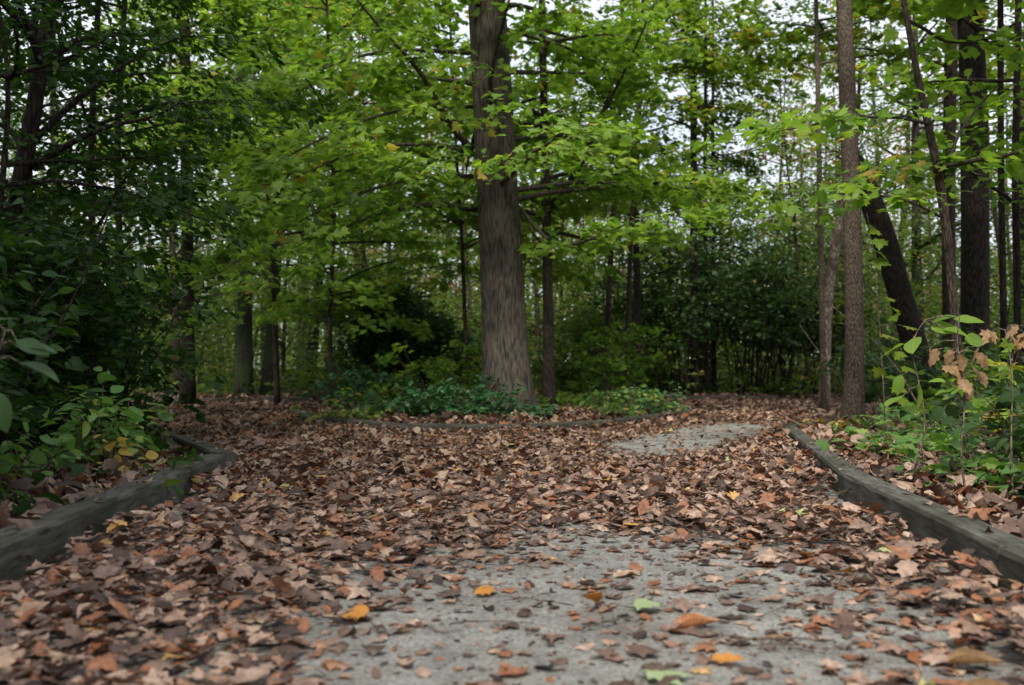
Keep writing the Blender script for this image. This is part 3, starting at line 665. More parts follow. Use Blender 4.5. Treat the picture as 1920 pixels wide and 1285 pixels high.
# ------------------------------------------------------------------ right-hand trunks
tree_px('forest_tree', 'slim brown trunk standing behind the right timber corner, small leaves on its bark', [(1596, 812, 46), (1600, 760, 38), (1602, 600, 33), (1598, 400, 32), (1590, 200, 31), (1582, 0, 29)], 10.9, M['bark_r'], M['maple'],
        12, (6.4, 11), (1.5, 3.0), 41, 12, dict(LK, size=.12), sides=28, n=60)
tree_px('forest_tree', 'dark trunk leaning left behind the slim brown trunk', [(1765, 775, 74), (1730, 700, 46), (1700, 600, 44), (1660, 450, 44), (1615, 325, 40)], 15.5, M['bark_dk'], M['maple'], 3, (3.2, 3.9), (.6, 1.), 42, 4.1, dict(LK, n_leaf=14), sides=20, rise=.8)
tree_px('forest_tree', 'broad dark trunk near the right edge, widest on that side', [(1828, 765, 56), (1828, 640, 50), (1828, 400, 50), (1826, 200, 48), (1820, 0, 46)], 15.0, M['bark_dk'], M['maple'], 16, (4.5, 12), (2, 4), 43, 14, dict(LK, size=.13), sides=24, n=50)
tree_px('forest_tree', 'dark trunk just left of the broad dark trunk near the right edge', [(1782, 765, 28), (1780, 600, 25), (1777, 400, 24), (1780, 200, 24), (1786, 0, 22)], 17.0, M['bark'], M['maple'], 14, (5, 12), (2, 3.5), 44, 14, dict(LK, size=.13))
tree_px('young_maple', 'slim bending sapling with large maple leaves, in front of the dark trunks on the right', [(1806, 785, 17), (1800, 690, 17), (1786, 560, 17), (1776, 430, 18), (1762, 320, 17), (1738, 230, 14), (1716, 120, 12), (1692, 0, 10)], 8.6, M['bark'], M['maple'],
        13, (2.3, 5.6), (1.1, 2.0), 45, 5.8, dict(spray_L=.7, n_leaf=22, size=.125, step=.36, t0=.2), MAPLE, extra=[([(1745, 235, 8.6), (1690, 215, 8.4), (1590, 222, 8.2), (1440, 250, 8)], .012), ([(1770, 410, 8.6), (1700, 370, 8.4), (1600, 362, 8.2), (1530, 365, 8)], .01), ([(1770, 330, 8.6), (1800, 240, 8.8), (1870, 160, 9)], .015)], rise=.15, az=1.7, azs=1.7)
tree_px('forest_tree', 'thin dark pole trunk near the right edge, inner one of two', [(1884, 700, 13), (1880, 500, 12), (1876, 300, 12), (1876, 0, 11)], 11.5, M['bark_dk'], M['maple'], 12, (3.8, 8.5), (1.2, 2.4), 46, 10, dict(LK, size=.13))
tree_px('forest_tree', 'thin dark pole trunk closest to the right edge', [(1906, 700, 14), (1908, 500, 14), (1902, 350, 13), (1906, 200, 13), (1910, 0, 12)], 10.5, M['bark_dk'], M['maple'], 12, (2.4, 7), (1.2, 2.4), 47, 9, dict(LK, size=.13))
tree_px('dead_tree', 'crooked pale trunk with peeling bark behind the slim brown trunk', [(1545, 725, 18), (1548, 640, 20), (1552, 540, 20), (1566, 470, 20), (1574, 400, 18), (1594, 340, 16), (1606, 250, 12)], 17.5, M['bark_pale'], M['maple_b'], 3, (4, 5.2), (.8, 1.6), 48, 6, dict(LK, n_leaf=12))
tree_px('forest_tree', 'straight thin grey stem left of the crooked pale trunk', [(1546, 735, 11), (1541, 600, 11), (1538, 400, 10), (1534, 200, 9), (1530, 0, 8)], 16.5, M['twig'], M['maple_b'], 14, (4.5, 10), (1.2, 2.6), 49, 11, LK)
for i, (px, w, d, lab) in enumerate([(1304, 15, 23.5, 'straight dark trunk rising in front of the big dark bush'), (1326, 9, 24, 'thin dark stem in the dark bush, next to the straight dark trunk'), (1340, 8, 25, 'thinner dark stem in the dark bush, right of its pair')]):
    tree_px('forest_tree', lab, [(px, 745, w), (px - 2, 600, w), (px - 4, 450, w - 1), (px - 3, 200, w - 2)], d, M['bark_dk'], M['far_g'], 12, (5, 12), (1.5, 3), 60 + i, 12, dict(LK, size=.15), QUAD)

# ------------------------------------------------------------------ left-hand trunks
tree_px('forest_tree', 'thickest of the dark trunks standing beyond the left fork', [(458, 742, 33), (459, 680, 28), (460, 560, 26), (458, 400, 26), (455, 200, 24), (450, 0, 22)], 22.3, M['bark_moss'], M['maple'], 26, (5.5, 14), (2, 4.2), 51, 16, dict(LK, size=.14, spray_L=1.2), sides=20)
tree_px('forest_tree', 'slightly leaning dark trunk right of the thickest trunk beyond the left fork', [(500, 742, 26), (506, 660, 22), (514, 560, 21), (524, 400, 18), (535, 200, 16)], 22.6, M['bark_moss'], M['maple'], 16, (5, 12), (2, 4), 52, 13, dict(LK, size=.14), sides=16)
tree_px('forest_tree', 'dark trunk half hidden behind the left shrubs, nearest to them', [(352, 745, 26), (352, 640, 24), (352, 500, 22), (350, 300, 22), (345, 0, 20)], 19, M['bark_dk'], M['maple'], 16, (4.5, 11), (1.5, 3), 53, 14, dict(LK, size=.13), sides=16)
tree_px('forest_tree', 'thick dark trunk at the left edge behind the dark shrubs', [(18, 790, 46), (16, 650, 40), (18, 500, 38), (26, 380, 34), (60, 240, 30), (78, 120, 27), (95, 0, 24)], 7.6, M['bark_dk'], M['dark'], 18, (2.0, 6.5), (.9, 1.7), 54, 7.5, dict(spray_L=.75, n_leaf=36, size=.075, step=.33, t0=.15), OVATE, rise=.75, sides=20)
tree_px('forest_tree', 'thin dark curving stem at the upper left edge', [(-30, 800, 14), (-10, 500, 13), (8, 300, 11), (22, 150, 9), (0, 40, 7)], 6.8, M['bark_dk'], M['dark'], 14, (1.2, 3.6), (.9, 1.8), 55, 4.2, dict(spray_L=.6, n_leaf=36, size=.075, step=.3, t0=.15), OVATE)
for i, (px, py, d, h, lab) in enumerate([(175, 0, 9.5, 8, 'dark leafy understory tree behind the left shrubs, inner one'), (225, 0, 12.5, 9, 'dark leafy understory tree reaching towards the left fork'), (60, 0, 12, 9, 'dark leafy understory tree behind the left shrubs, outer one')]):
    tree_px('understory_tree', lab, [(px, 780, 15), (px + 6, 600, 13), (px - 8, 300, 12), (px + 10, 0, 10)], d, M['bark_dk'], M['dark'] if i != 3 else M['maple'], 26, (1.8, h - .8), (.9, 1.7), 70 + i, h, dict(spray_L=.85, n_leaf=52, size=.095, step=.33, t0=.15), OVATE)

# ------------------------------------------------------------------ shrubs
def shrub(name, label, x, y, h, w, n_stem, leafm, temps, size, n_leaf, seed, group=None, spray_L=.35, zmin=.15, mat_s='bark', cat='shrub', lean=(0, 0), base=.5, tilt=.5, step=.14):
    rng = np.random.default_rng(seed); zb = float(floor_z(np.array(x), np.array(y)))
    root = empty(name, (x, y, zb)); tag(root, label, cat, group)
    st = MB(); L = Leaves()
    for i in range(n_stem):
        th = rng.uniform(0, 2 * math.pi); r = rng.random() ** .6; hh = h * rng.uniform(.6, 1.05) * (1 - .25 * r)
        p0 = np.array([x, y, zb - .03]) + np.array([math.cos(th), math.sin(th), 0]) * r * w * .25
        tgt = np.array([math.cos(th) * r * w * .5 + lean[0], math.sin(th) * r * w * .5 + lean[1], hh])
        pts = curve3(p0, unit(tgt + np.array([0, 0, .4 * h])), np.linalg.norm(tgt), 10, rng, .07, -.45 * r)
        k = int(zmin * 10); ns = max(3, int(np.linalg.norm(tgt) / step)); tt = rng.uniform(zmin, 1, ns)
        q = np.array([[np.interp(t, np.linspace(0, 1, 11), pts[:, c]) for c in range(3)] for t in tt])
        an = rng.uniform(0, 2 * math.pi, ns); d = np.column_stack([np.cos(an), np.sin(an), rng.normal(.25, .25, ns)])
        st.tube(pts, np.linspace(.004 + .004 * h, .002, 11), 5)
        ln = spray_L * rng.uniform(.6, 1.2, ns)
        for a_, b_, l_ in zip(q, unit(d), ln):
            e_ = a_ + b_ * l_ * .8; e_[2] -= .1 * l_; st.tube(np.array([a_, (a_ + e_) / 2 + [0, 0, .02 * l_], e_]), [.003, .0022, .0012], 3, cap=False)
        sprays(L, rng, q, d, ln, n_leaf, size, tilt=tilt, thick=.02 + size * .15, droop=.15, base=base, width=.38)
    st.build('stem', M[mat_s], root); L.build('foliage', temps, leafm, root, rng)
    return root
# the dark wall of shrubs on the left
LS = [(-2.5, 3.1, 1.6, 'nearest dark shrub at the left edge of the picture'), (-2.7, 4.3, 2.0, 'tall dark shrub second from the left edge, behind the mossy timber'), (-3.15, 6.7, 1.9, 'dark shrub behind the pale green one'),
      (-3.9, 5.2, 2.7, 'tallest dark shrub in the left thicket'), (-3.5, 7.6, 2.3, 'dark shrub above the left timber bend'), (-4.7, 7.2, 3.0, 'tall dark shrub at the back of the left thicket'),
      (-4.3, 9.6, 2.4, 'dark shrub leaning over the left fork'), (-5.6, 9.8, 3.2, 'high dark shrub deep in the left thicket'), (-5.6, 12.2, 2.6, 'dark shrub farthest along the left fork edge'),
      (-7.2, 12.6, 3.3, 'high dark shrub behind the farthest edge shrub'), (-6.9, 15.6, 2.4, 'dark shrub beside the half hidden trunk')]
for i, (x, y, h, lab) in enumerate(LS):
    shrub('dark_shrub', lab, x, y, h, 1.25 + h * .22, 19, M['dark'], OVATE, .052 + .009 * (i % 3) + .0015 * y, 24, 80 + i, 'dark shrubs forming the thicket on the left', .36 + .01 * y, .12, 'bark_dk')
shrub('pale_shrub', 'pale green shrub with rounded leaves behind the left timber bend', -2.42, 5.85, .55, .75, 15, M['pale'], OVATE_HI, .085, 7, 101, None, .22, .35, 'twig', tilt=.4)
shrub('yellow_seedling', 'low seedling with yellow leaves against the mossy left timber', -2.05, 5.35, .26, .5, 5, M['yellow'], OVATE_HI, .075, 4, 102, None, .12, .3, 'twig', 'seedling')
shrub('green_seedling', 'low green seedling left of the yellow leaved one', -2.45, 5.0, .42, .6, 6, M['pale'], OVATE_HI, .08, 4, 103, None, .15, .3, 'twig', 'seedling', base=.25)

# island
shrub('ground_cover_bush', 'dark blue green leafy mound at the foot of the thickest trunk', -.75, 12.3, .52, 1.5, 48, M['ivy'], OVATE, .085, 12, 110, None, .25, .1, 'twig', 'bush', base=.45)
shrub('ground_cover_bush', 'dark green low mound in front of the thickest trunk, right part', .05, 12.3, .26, .8, 22, M['ivy'], OVATE, .08, 11, 111, None, .22, .1, 'twig', 'bush', base=.5)
shrub('ground_cover_bush', 'rounded dark green mound on the left part of the island', -1.35, 12.5, .36, 1.0, 26, M['ivy'], OVATE, .085, 11, 112, None, .22, .1, 'twig', 'bush', base=.45)
shrub('yellow_green_seedlings', 'low yellow green plants behind the front left island timber', -1.75, 12.1, .24, 1.3, 24, M['brightlow'], OVATE, .085, 7, 113, None, .16, .2, 'twig', 'plant', base=.75)
shrub('yellow_green_seedlings', 'yellow green plants beside the foot of the slim young tree', 1.2, 12.8, .5, 1.0, 18, M['brightlow'], OVATE, .085, 6, 114, None, .2, .2, 'twig', 'plant', base=.6)
shrub('island_shrub', 'green shrub on the right part of the island with scattered yellow leaves', 1.7, 13.9, .42, 1.0, 16, M['ivy'], OVATE, .09, 9, 115, None, .22, .1, 'twig', base=.8)
shrub('island_shrub', 'tall loose green shrub behind the slim young tree', 1.5, 16.2, 1.6, 1.6, 16, M['maple'], MAPLE_LO, .09, 12, 116, None, .35, .1, 'twig', base=.3)
shrub('island_shrub', 'green shrub between the dark evergreen and the thickest trunk', -1.0, 15.6, 1.3, 1.5, 16, M['maple'], MAPLE_LO, .09, 12, 117, None, .35, .1, 'twig', base=.35)
shrub('island_shrub', 'bush with medium green leaves at the left tip of the island', -2.3, 15.4, .9, 1.1, 16, M['ivy'], OVATE, .09, 12, 118, None, .3, .1, 'twig', base=.4)

def conifer(name, label, x, y, h, w, seed, n=2200, size=.1, zc=.5):
    rng = np.random.default_rng(seed); root = empty(name, (x, y, 0)); tag(root, label, 'evergreen bush')
    mb = MB(); tp = curve3((x, y, -.05), (0.03, 0, 1), h, 10, rng, .03); mb.tube(tp, np.linspace(.05 + .01 * h, .01, 11), 8); mb.build('trunk', M['bark_dk'], root)
    L = Leaves(); lb = MB(); m = int(46 * h); z = rng.uniform(.12, 1, m) ** .9; th = rng.uniform(0, 2 * math.pi, m)
    R = w / 2 * (np.sin(np.pi * np.clip(z * .9 + .08, 0, 1)) ** .6) * rng.uniform(.3, 1.6, m)
    p = np.column_stack([np.interp(z * h, tp[:, 2], tp[:, 0]), np.interp(z * h, tp[:, 2], tp[:, 1]), z * h]); d = np.column_stack([np.cos(th), np.sin(th), rng.normal(.1, .2, m)])
    for a_, b_, r_ in zip(p, unit(d), R): lb.tube(np.array([a_, a_ + b_ * r_ * .5 + [0, 0, .04], a_ + b_ * r_]), [.014, .009, .003], 4, cap=False)
    lb.build('limb', M['bark_dk'], root)
    for k in range(4):
        sprays(L, rng, p + unit(d) * (R * (.15 + .2 * k))[:, None], d + rng.normal(0, .35, d.shape), np.maximum(R * .6, .3), int(n / m * 6), size, tilt=.7, thick=.09, droop=.1, base=.45, width=.6)
    L.build('foliage', NEEDLE + QUAD, M['ever2'], root, rng); return root
conifer('dark_evergreen', 'black green evergreen bush left of the thickest trunk', -2.3, 18.5, 2.35, 1.35, 120, 800)
conifer('dark_evergreen', 'smaller black green evergreen bush touching the first on its right', -1.5, 18.9, 1.6, 1.3, 121, 600)
# big dark bush at the right fork
for i, (x, y, h, w, lab) in enumerate([(4.0, 24.2, 5.2, 3.6, 'wide dark green bush at the end of the right fork, left half'), (5.9, 24.6, 5.8, 3.8, 'wide dark green bush at the end of the right fork, right half'), (7.2, 26, 4.5, 3.5, 'dark green bush partly behind the slim brown trunk')]):
    shrub('dark_bush', lab, x, y, h, w, 24, M['ever2'], QUAD, .13, 15, 125 + i, 'dark bushes at the end of the right fork', .75, .38, 'bark_dk', step=.2)

# right-hand plants
RS = [(3.25, 8.8, .22, .7, 'brightlow', 'low light green plants at the foot of the slim brown trunk', .085), (2.65, 6.7, .24, .7, 'brightlow', 'broad light green seedlings just behind the right timber joint', .1), (3.1, 7.4, .27, .8, 'brightlow', 'light green seedlings between the timber joint and the slim brown trunk', .1),
      (3.8, 9.7, .35, .7, 'brightlow', 'green and yellow plants just right of the slim brown trunk foot', .09), (3.9, 8.3, .45, 1.0, 'ivy', 'dark green low plants under the slim bending sapling', .1), (3.05, 9.7, .2, .3, 'yellow', 'yellow withering seedling at the right timber corner', .08)]
for i, (x, y, h, w, mt, lab, s) in enumerate(RS): shrub('seedling_patch', lab, x, y, h, w, 9, M[mt], MAPLE if i in (1, 2) else OVATE_HI, s, 4, 130 + i, None, .18, .35, 'twig', 'plant', tilt=.3)
shrub('viburnum_shrub', 'shrub with large green leaves cut off by the right edge', 2.85, 5.2, .72, .9, 14, M['ever2'], OVATE_HI + MAPLE, .1, 6, 140, None, .25, .25, 'twig', base=.55, tilt=.35)
shrub('viburnum_shrub', 'green shrub behind the large leaved one near the right edge', 3.5, 6.2, .8, 1.1, 14, M['maple'], OVATE_HI + MAPLE, .1, 7, 141, None, .25, .25, 'twig', base=.75, tilt=.35)
shrub('viburnum_shrub', 'low green shrub at the lower right edge', 2.35, 3.9, .42, .6, 8, M['maple'], OVATE_HI, .09, 4, 142, None, .2, .3, 'twig', base=.35, tilt=.35)
shrub('viburnum_shrub', 'waist high shrub behind the leaning dark trunk', 5.4, 12.5, 1.3, 2.0, 14, M['ever2'], MAPLE_LO, .12, 8, 143, None, .35, .15, 'twig', base=.3)
shrub('viburnum_shrub', 'loose green shrub left of the slim bending sapling', 4.3, 11.2, .9, 1.0, 8, M['ever2'], MAPLE, .11, 5, 144, None, .3, .2, 'twig', base=.5)

def stem_plant(name, label, pts_px, d, leaves, mat, temps, size, seed, cat='sapling', r=.006, ang=.9):
    rng = np.random.default_rng(seed); pts = smooth_path(big([(x, y, d) for x, y in pts_px]), 16); pts[0, 2] = 0
    root = empty(name, (*pts[0, :2], 0)); tag(root, label, cat); mb = MB(); mb.tube(pts, np.linspace(r, r * .35, 16), 6)
    L = Leaves(); q = []; dd = []
    for (x, y, dirx, dirz, k) in leaves:
        a_ = P(x, y, d) + rng.normal(0, .02, 3); q.append(a_); dd.append((dirx, rng.normal(-.2, .3), dirz))
        j = np.argmin(np.linalg.norm(pts - a_, axis=1)); mb.tube(np.array([pts[j], (pts[j] + a_) / 2 + [0, 0, .015], a_]), [.003, .0022, .0015], 4, cap=False)
    mb.build('stem', M['twig'], root); q = np.array(q); dd = np.array(dd, float)
    up = rng.normal(0, .3, (len(q), 3)); up[:, 2] += 1; up[:, 1] -= .35
    L.add(q, dd, up, size * rng.uniform(.8, 1.2, len(q)), rng.uniform(.3, .8, len(q))); L.build('leaves', temps, mat, root, rng); return root
for i, (x, y, h, w, mt, lab) in enumerate([(2.35, 5.0, .3, .6, 'brightlow', 'green plants leaning on the right timber before its far joint'), (3.1, 6.1, .5, .8, 'ever2', 'dull green knee high plants between the large leaved shrubs and the far joint'),
        (3.7, 7.4, .6, 1.0, 'ever2', 'dull green plants in front of the slim bending sapling'), (4.5, 8.9, .8, 1.2, 'ever2', 'thigh high green growth right of the slim bending sapling'), (4.6, 10.4, .9, 1.2, 'maple', 'green growth at the foot of the leaning dark trunk'),
        (2.55, 4.4, .5, .6, 'ever2', 'dull green plant in front of the large leaved shrub at the right edge'), (4.15, 10.3, .3, .6, 'pale', 'pale low plants between the slim brown trunk and the leaning trunk')]):
    shrub('bank_plant', lab, x, y, h, w, 12, M[mt], OVATE_HI if i % 2 else MAPLE, .085, 6, 170 + i, None, .2, .2, 'twig', 'plant', tilt=.35)
for i, (x, y, h, lab) in enumerate([(2.9, 20.2, 1.6, 'mid green bush at the near side of the far right fork bend'), (-.6, 23.4, 2.2, 'mid green bush seen just left of the thickest trunk beyond the path'), (1.2, 23.8, 2.4, 'mid green bush seen between the thickest trunk and the brown stems'), (2.6, 24.4, 2.6, 'mid green bush standing farther left of the wide dark bushes'), (-3.6, 23.2, 1.7, 'mid green bush right of the leaning dark trunk on the left')]):
    if i == 0: y = 24.0; x = 3.2; lab = 'mid green bush touching the left side of the wide dark bushes'
    shrub('green_bush', lab, x, y, h, 2.2, 18, M['far_g'], QUAD, .12, 16, 190 + i, None, .5, .08, 'bark', 'bush', step=.18)
stem_plant('green_sapling', 'sapling with a few large yellow green leaves cut off by the left edge', [(-60, 1050), (-40, 850), (-20, 720), (10, 620)], 2.7,
           [(10, 640, .9, .1, 0), (45, 655, .9, -.3, 0), (20, 690, .9, -.15, 0), (-20, 620, .6, .2, 0), (0, 720, .3, -.8, 0), (-30, 770, .6, -.6, 0)], M['ever2'], OVATE_HI, .1, 149)
stem_plant('tan_leaved_sapling', 'thin sapling holding a row of dry tan leaves, right of the leaning trunk', [(1815, 960), (1800, 850), (1812, 740), (1790, 640), (1800, 590)], 4.6,
           [(1745 + 13 * k, 655 + (k % 3) * 6, (-1) ** k * .5, -.8, 0) for k in range(8)] + [(1790 + 9 * k, 690 + 14 * (k % 4), .3, -1, 0) for k in range(6)], M['tan'], [LIT_HI[0], LIT_HI[3], LIT_HI[12]], .085, 150)
stem_plant('tan_leaved_sapling', 'sapling with a bunch of peach coloured dry leaves at the right edge', [(1900, 980), (1895, 820), (1900, 700), (1885, 620)], 4.4,
           [(1868 + 9 * k, 615 + (k % 3) * 9, (-1) ** k * .6, -.7, 0) for k in range(9)], M['tan'], [LIT_HI[1], LIT_HI[4], LIT_HI[13]], .08, 151)
stem_plant('large_leaf_sapling', 'sapling with long pale green leaves held level in front of the leaning trunk', [(1700, 930), (1740, 800), (1720, 700), (1700, 640), (1735, 600)], 5.2,
           [(1700, 640, -.9, -.35, 0), (1720, 632, -.6, -.55, 0), (1745, 618, .9, .05, 0), (1790, 595, .9, 0, 0), (1800, 590, -.9, .05, 0), (1700, 700, -.3, -1, 0), (1720, 730, .2, -1, 0), (1690, 735, -.8, -.2, 0), (1780, 620, .9, -.1, 0), (1810, 640, 1, 0, 0)], M['maple'], OVATE_HI, .13, 152)
stem_plant('small_maple_sapling', 'spindly sapling with few yellow green leaves, left of the leaning dark trunk', [(1660, 800), (1655, 700), (1648, 600), (1640, 480), (1625, 400)], 8.5,
           [(1655 + 12 * (k % 4), 560 + 17 * k, .9 - .5 * (k % 3), -.2, 0) for k in range(12)] + [(1640, 430 + 20 * k, -.6 + .5 * k, -.3, 0) for k in range(4)], M['maple_b'], MAPLE, .14, 153)

def dead_branch(label, pix, d, r, seed):
    rng = np.random.default_rng(seed); pts = smooth_path(big([(x, y, dd) for (x, y), dd in zip(pix, d)]), 20); mb = MB(); pts[0, 2] = .03
    b0 = pts[0].copy(); pts -= b0
    mb.tube(pts, np.linspace(r, r * .35, 20), 7)
    for k in (6, 11, 15): mb.tube(curve3(pts[k], rng.normal(0, 1, 3), .35, 5, rng, .1), np.linspace(r * .4, r * .15, 6), 4)
    o = mb.build('dead_branch', M['twig']); o.location = b0; tag(o, label, 'branch'); return o
dead_branch('long bare pale branch slanting across the slim brown trunk', [(1755, 800), (1720, 760), (1690, 700), (1640, 640), (1555, 570)], [9.6, 9.7, 9.8, 10.0, 10.2], .013, 160)
dead_branch('bare grey branch slanting left behind the slim brown trunk', [(1600, 760), (1560, 690), (1520, 640), (1500, 610)], [13, 13, 13, 13], .012, 161)

# ------------------------------------------------------------------ background forest
def proto_tree(seed, h, z0, R, mat_b, mat_l, n_limb, n_leaf, size, r0):
    rng = np.random.default_rng(seed); tp = np.column_stack([curve3((0, 0, -.05), (0, 0, 1), h, 14, rng, .035), r0 * (1 - np.linspace(0, .93, 15))])
    mb = MB(); mb.tube(tp[:, :3], tp[:, 3], 8, lambda an, i, p: 1 + .3 * np.exp(-i / .6) + 0 * an)
    tr = mb.mesh('trunk'); tr.materials.append(mat_b)
    L = Leaves(); lb = MB(); rs = resample(tp, 50)
    for pts, r in auto_limbs(rng, rs, z0, h * .96, n_limb, (R * .6, R * 1.1), .4, bend=-.1, rmax=.06):
        add_limb(lb, L, rng, pts[::2], r, 1.3, n_leaf, size, step=.75, t0=.25, twig_tubes=False, tilt=.55, thick=.14, width=.6)
    cr_ = L.mesh('crown', QUAD, rng); cr_.materials.append(mat_l); lm = lb.mesh('limb'); lm.materials.append(mat_b)
    return tr, lm, cr_
PR = [proto_tree(200, 15, 2.5, 3.2, M['bark_moss'], M['far_g'], 40, 26, .15, .16), proto_tree(201, 12, 1.2, 2.6, M['bark'], M['far_y'], 34, 26, .14, .09), proto_tree(202, 17, 5, 3.2, M['bark_dk'], M['far_g'], 34, 26, .16, .2),
      proto_tree(203, 8, .6, 2.2, M['bark'], M['far_y'], 30, 34, .13, .05), proto_tree(204, 15, 3.0, 3.0, M['bark'], M['rose'], 34, 26, .14, .12), proto_tree(205, 6, .5, 1.8, M['bark'], M['far_g'], 26, 34, .12, .04)]
KL = ['green tree standing in the background woods', 'slender yellowing tree standing in the background woods', 'tall dark trunked tree in the background woods', 'small yellowing tree in the background understory', 'pinkish autumn tree in the background woods', 'small green tree in the background understory']
def place(k, x, y, s, rot):
    tr, lm, cr_ = PR[k]; r = empty(['forest_tree', 'yellowing_tree', 'forest_tree', 'understory_tree', 'autumn_tree', 'understory_tree'][k], (x, y, 0)); r.rotation_euler = (0, 0, rot); r.scale = (s, s, s)
    u = x / max(y, .1)
    if y < 4 or abs(u) > .62: where = 'added for shade beside the path outside the picture, left' if x < 0 else 'added for shade beside the path outside the picture, right'
    else:
        where = 'behind the left thicket' if u < -.3 else 'beyond the left fork' if u < -.13 else 'behind the tree island' if u < .12 else 'beyond the right fork' if u < .29 else 'behind the dark trunks on the right'
        where = ('in the first rows ' if y < 30 else 'farther back ' if y < 42 else 'deep in the woods ') + where
    nm = ['broad green tree', 'slender yellowing tree', 'tall dark trunked tree', 'small yellowing tree', 'pinkish autumn tree', 'small green tree'][k]
    tag(r, nm + ' ' + where, 'tree', nm + 's ' + where)
    for nm, me in (('trunk', tr), ('limb', lm), ('crown', cr_)):
        o = bpy.data.objects.new(nm, me); COL.objects.link(o); o.parent = r
rng = np.random.default_rng(77); pts_ = []
tries = 0
while len(pts_) < 92 and tries < 8000:
    tries += 1
    y = rng.uniform(23.5, 62); x = rng.uniform(-1, 1) * (y * .56 + 2)
    if x > -8 and x < 9.5 and y < 24.5: continue
    if any(math.hypot(x - a, y - b) < 2.0 + .012 * y for a, b, *_ in pts_): continue
    u = x / y
    if .15 < u < .235 and rng.random() < .75: continue
    if u < -.34 and rng.random() < .5: continue
    k = rng.choice(6, p=[.2, .14, .27, .16, .05, .18] if not (.0 < u < .28) else [.16, .16, .12, .14, .26, .16])
    if k == 2 or k == 0:
        if rng.random() < .3: k = 1
    pts_.append((x, y, int(k), rng.uniform(.8, 1.2), rng.uniform(0, 6.3)))
k_ = 0
while k_ < 46:
    y = rng.uniform(23.6, 38); x = rng.uniform(-.5, .5) * y
    if any(math.hypot(x - a, y - b) < 1.5 for a, b, *_ in pts_): continue
    if -.33 < x / y < -.18 and y < 31: continue
    pts_.append((x, y, [5, 3, 5, 1][k_ % 4], rng.uniform(.6, 1.05), rng.uniform(0, 6.3))); k_ += 1
for a in pts_: place(a[2], a[0], a[1], a[3], a[4])
# unseen trees added beside and behind the camera to shade the path's sides
for k, x, y, s in [(0, -5.3, 1.5, 1.05), (0, -4.8, -3, 1), (0, -5.2, -7.5, 1.1), (0, -8.5, -5, 1.1), (0, -3.9, -5.2, .95), (0, -3.6, -1.6, .95), (0, 3.9, -1.5, .95), (0, -7.5, -9.5, 1.1), (2, -6.8, 3.6, 1), (0, -9, 7, 1.1), (2, -11, 13, 1), (0, -12, 19, 1.1), (0, 5.5, 2.2, 1.0), (0, 5.0, -2.5, 1), (0, 5.4, -7.5, 1.1), (0, 8.6, -5, 1.1), (0, 8.2, 7.2, 1.05), (2, 10.5, 12, 1.05), (0, 11.5, 17.5, 1.1), (0, -12.5, 2, 1), (0, 12, 0, 1)]:
    place(k, x, y, s, x * 3.1)

# far-off wood closing the view
rng = np.random.default_rng(88); mb = MB(); n = 150
yy = rng.uniform(62, 110, n); xx = rng.uniform(-1, 1, n) * (yy * .6)
L = Leaves()
for x, y in zip(xx, yy):
    h = rng.uniform(9, 17); r = rng.uniform(.07, .2); mb.tube(np.array([(x, y, -.1), (x + rng.normal(0, .2), y, h / 2), (x + rng.normal(0, .5), y, h)]), [r, r * .8, r * .2], 5)
m = 6500; yc = rng.uniform(62, 110, m); xc = rng.uniform(-1, 1, m) * yc * .6; zc = rng.random(m) ** 1.5 * (11 + 3 * np.sin(xc * .3))
an = rng.uniform(0, 6.3, m); sprays(L, rng, np.column_stack([xc, yc, zc]), np.column_stack([np.cos(an), np.sin(an), np.zeros(m)]), np.full(m, 2.4), 46, .26, tilt=.8, width=.7, thick=.45, base=.4, bstd=.3, spread=.1)
o = mb.build('far_wood_trunks', M['bark']); tag(o, 'thin trunks of the distant wood seen between the nearer trees', 'woods', kind='stuff')
o = L.build('far_wood_foliage', QUAD, M['far_y'], None, rng); tag(o, 'pale yellow green foliage of the distant wood', 'woods', kind='stuff')

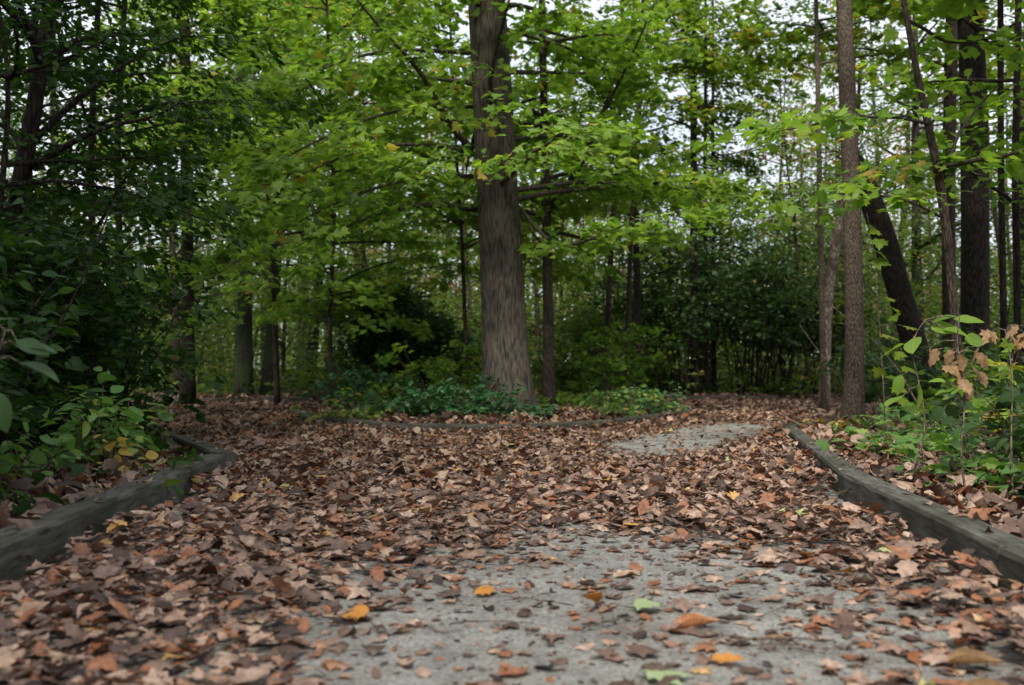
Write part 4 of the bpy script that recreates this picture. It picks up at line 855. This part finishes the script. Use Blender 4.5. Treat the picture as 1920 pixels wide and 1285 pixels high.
# undergrowth beyond the path
rng = np.random.default_rng(99); L = Leaves(); st = MB()
def under(n, x0, x1, y0, y1, h, size, nl, mat, temps, seed, label, reg=off):
    rng = np.random.default_rng(seed); x = rng.uniform(x0, x1, n); y = rng.uniform(y0, y1, n); m = reg(x, y) & (np.abs(x) < y * .6 + 1); x, y = x[m], y[m]; z = floor_z(x, y); k = len(x)
    hh = h * rng.uniform(.3, 1.1, k) * np.clip(.8 + .5 * vnoise(x, y, .7), .25, 1.5); an = rng.uniform(0, 6.3, k); L = Leaves()
    for f_ in (.4, .75, 1.):
        sprays(L, rng, np.column_stack([x, y, z + hh * f_]), np.column_stack([np.cos(an + f_ * 4), np.sin(an + f_ * 4), np.full(k, .2)]), np.full(k, size * 2.6) * rng.uniform(.7, 1.4, k), nl, size, tilt=.5, thick=.02, base=.5, width=.5)
    st = MB()
    for a_, b_, c_, h_ in zip(x, y, z, hh): st.tube(np.array([(a_, b_, c_ - .02), (a_ + .02, b_, c_ + h_ * .5), (a_, b_, c_ + h_)]), [.004, .003, .002], 3, cap=False)
    o = L.build('undergrowth', temps, mat, None, rng); tag(o, label, 'undergrowth', kind='stuff'); s_ = st.build('undergrowth_stems', M['twig']); tag(s_, 'fine stems of ' + label, 'undergrowth', kind='stuff')
under(1500, -18, 18, 21.5, 40, .75, .13, 9, M['far_g'], QUAD, 301, 'green undergrowth between the far trunks', lambda x, y: off(x, y) & (y > 21.6))
under(900, -20, 20, 23, 46, 1.5, .14, 10, M['far_y'], QUAD, 302, 'yellowing thicket behind the forks')
under(420, 3, 14, 9, 22, .8, .11, 8, M['maple'], OVATE, 303, 'mixed green undergrowth among the right hand trunks', lambda x, y: off(x, y) & (x > .37 * y + .4))
under(420, -14, -3, 6, 22, .8, .1, 8, M['dark'], OVATE, 304, 'dark undergrowth below the left thicket', lambda x, y: off(x, y) & (x < -3))
under(130, -2.4, 2.2, 14.1, 16.8, .45, .09, 7, M['maple'], OVATE, 305, 'low green growth on the middle of the island', lambda x, y: inside(ISLAND, x, y))
under(60, -3.2, -1.7, 1.6, 8, .25, .08, 4, M['dark'], OVATE_HI, 306, 'sparse low plants just behind the left timber', off)
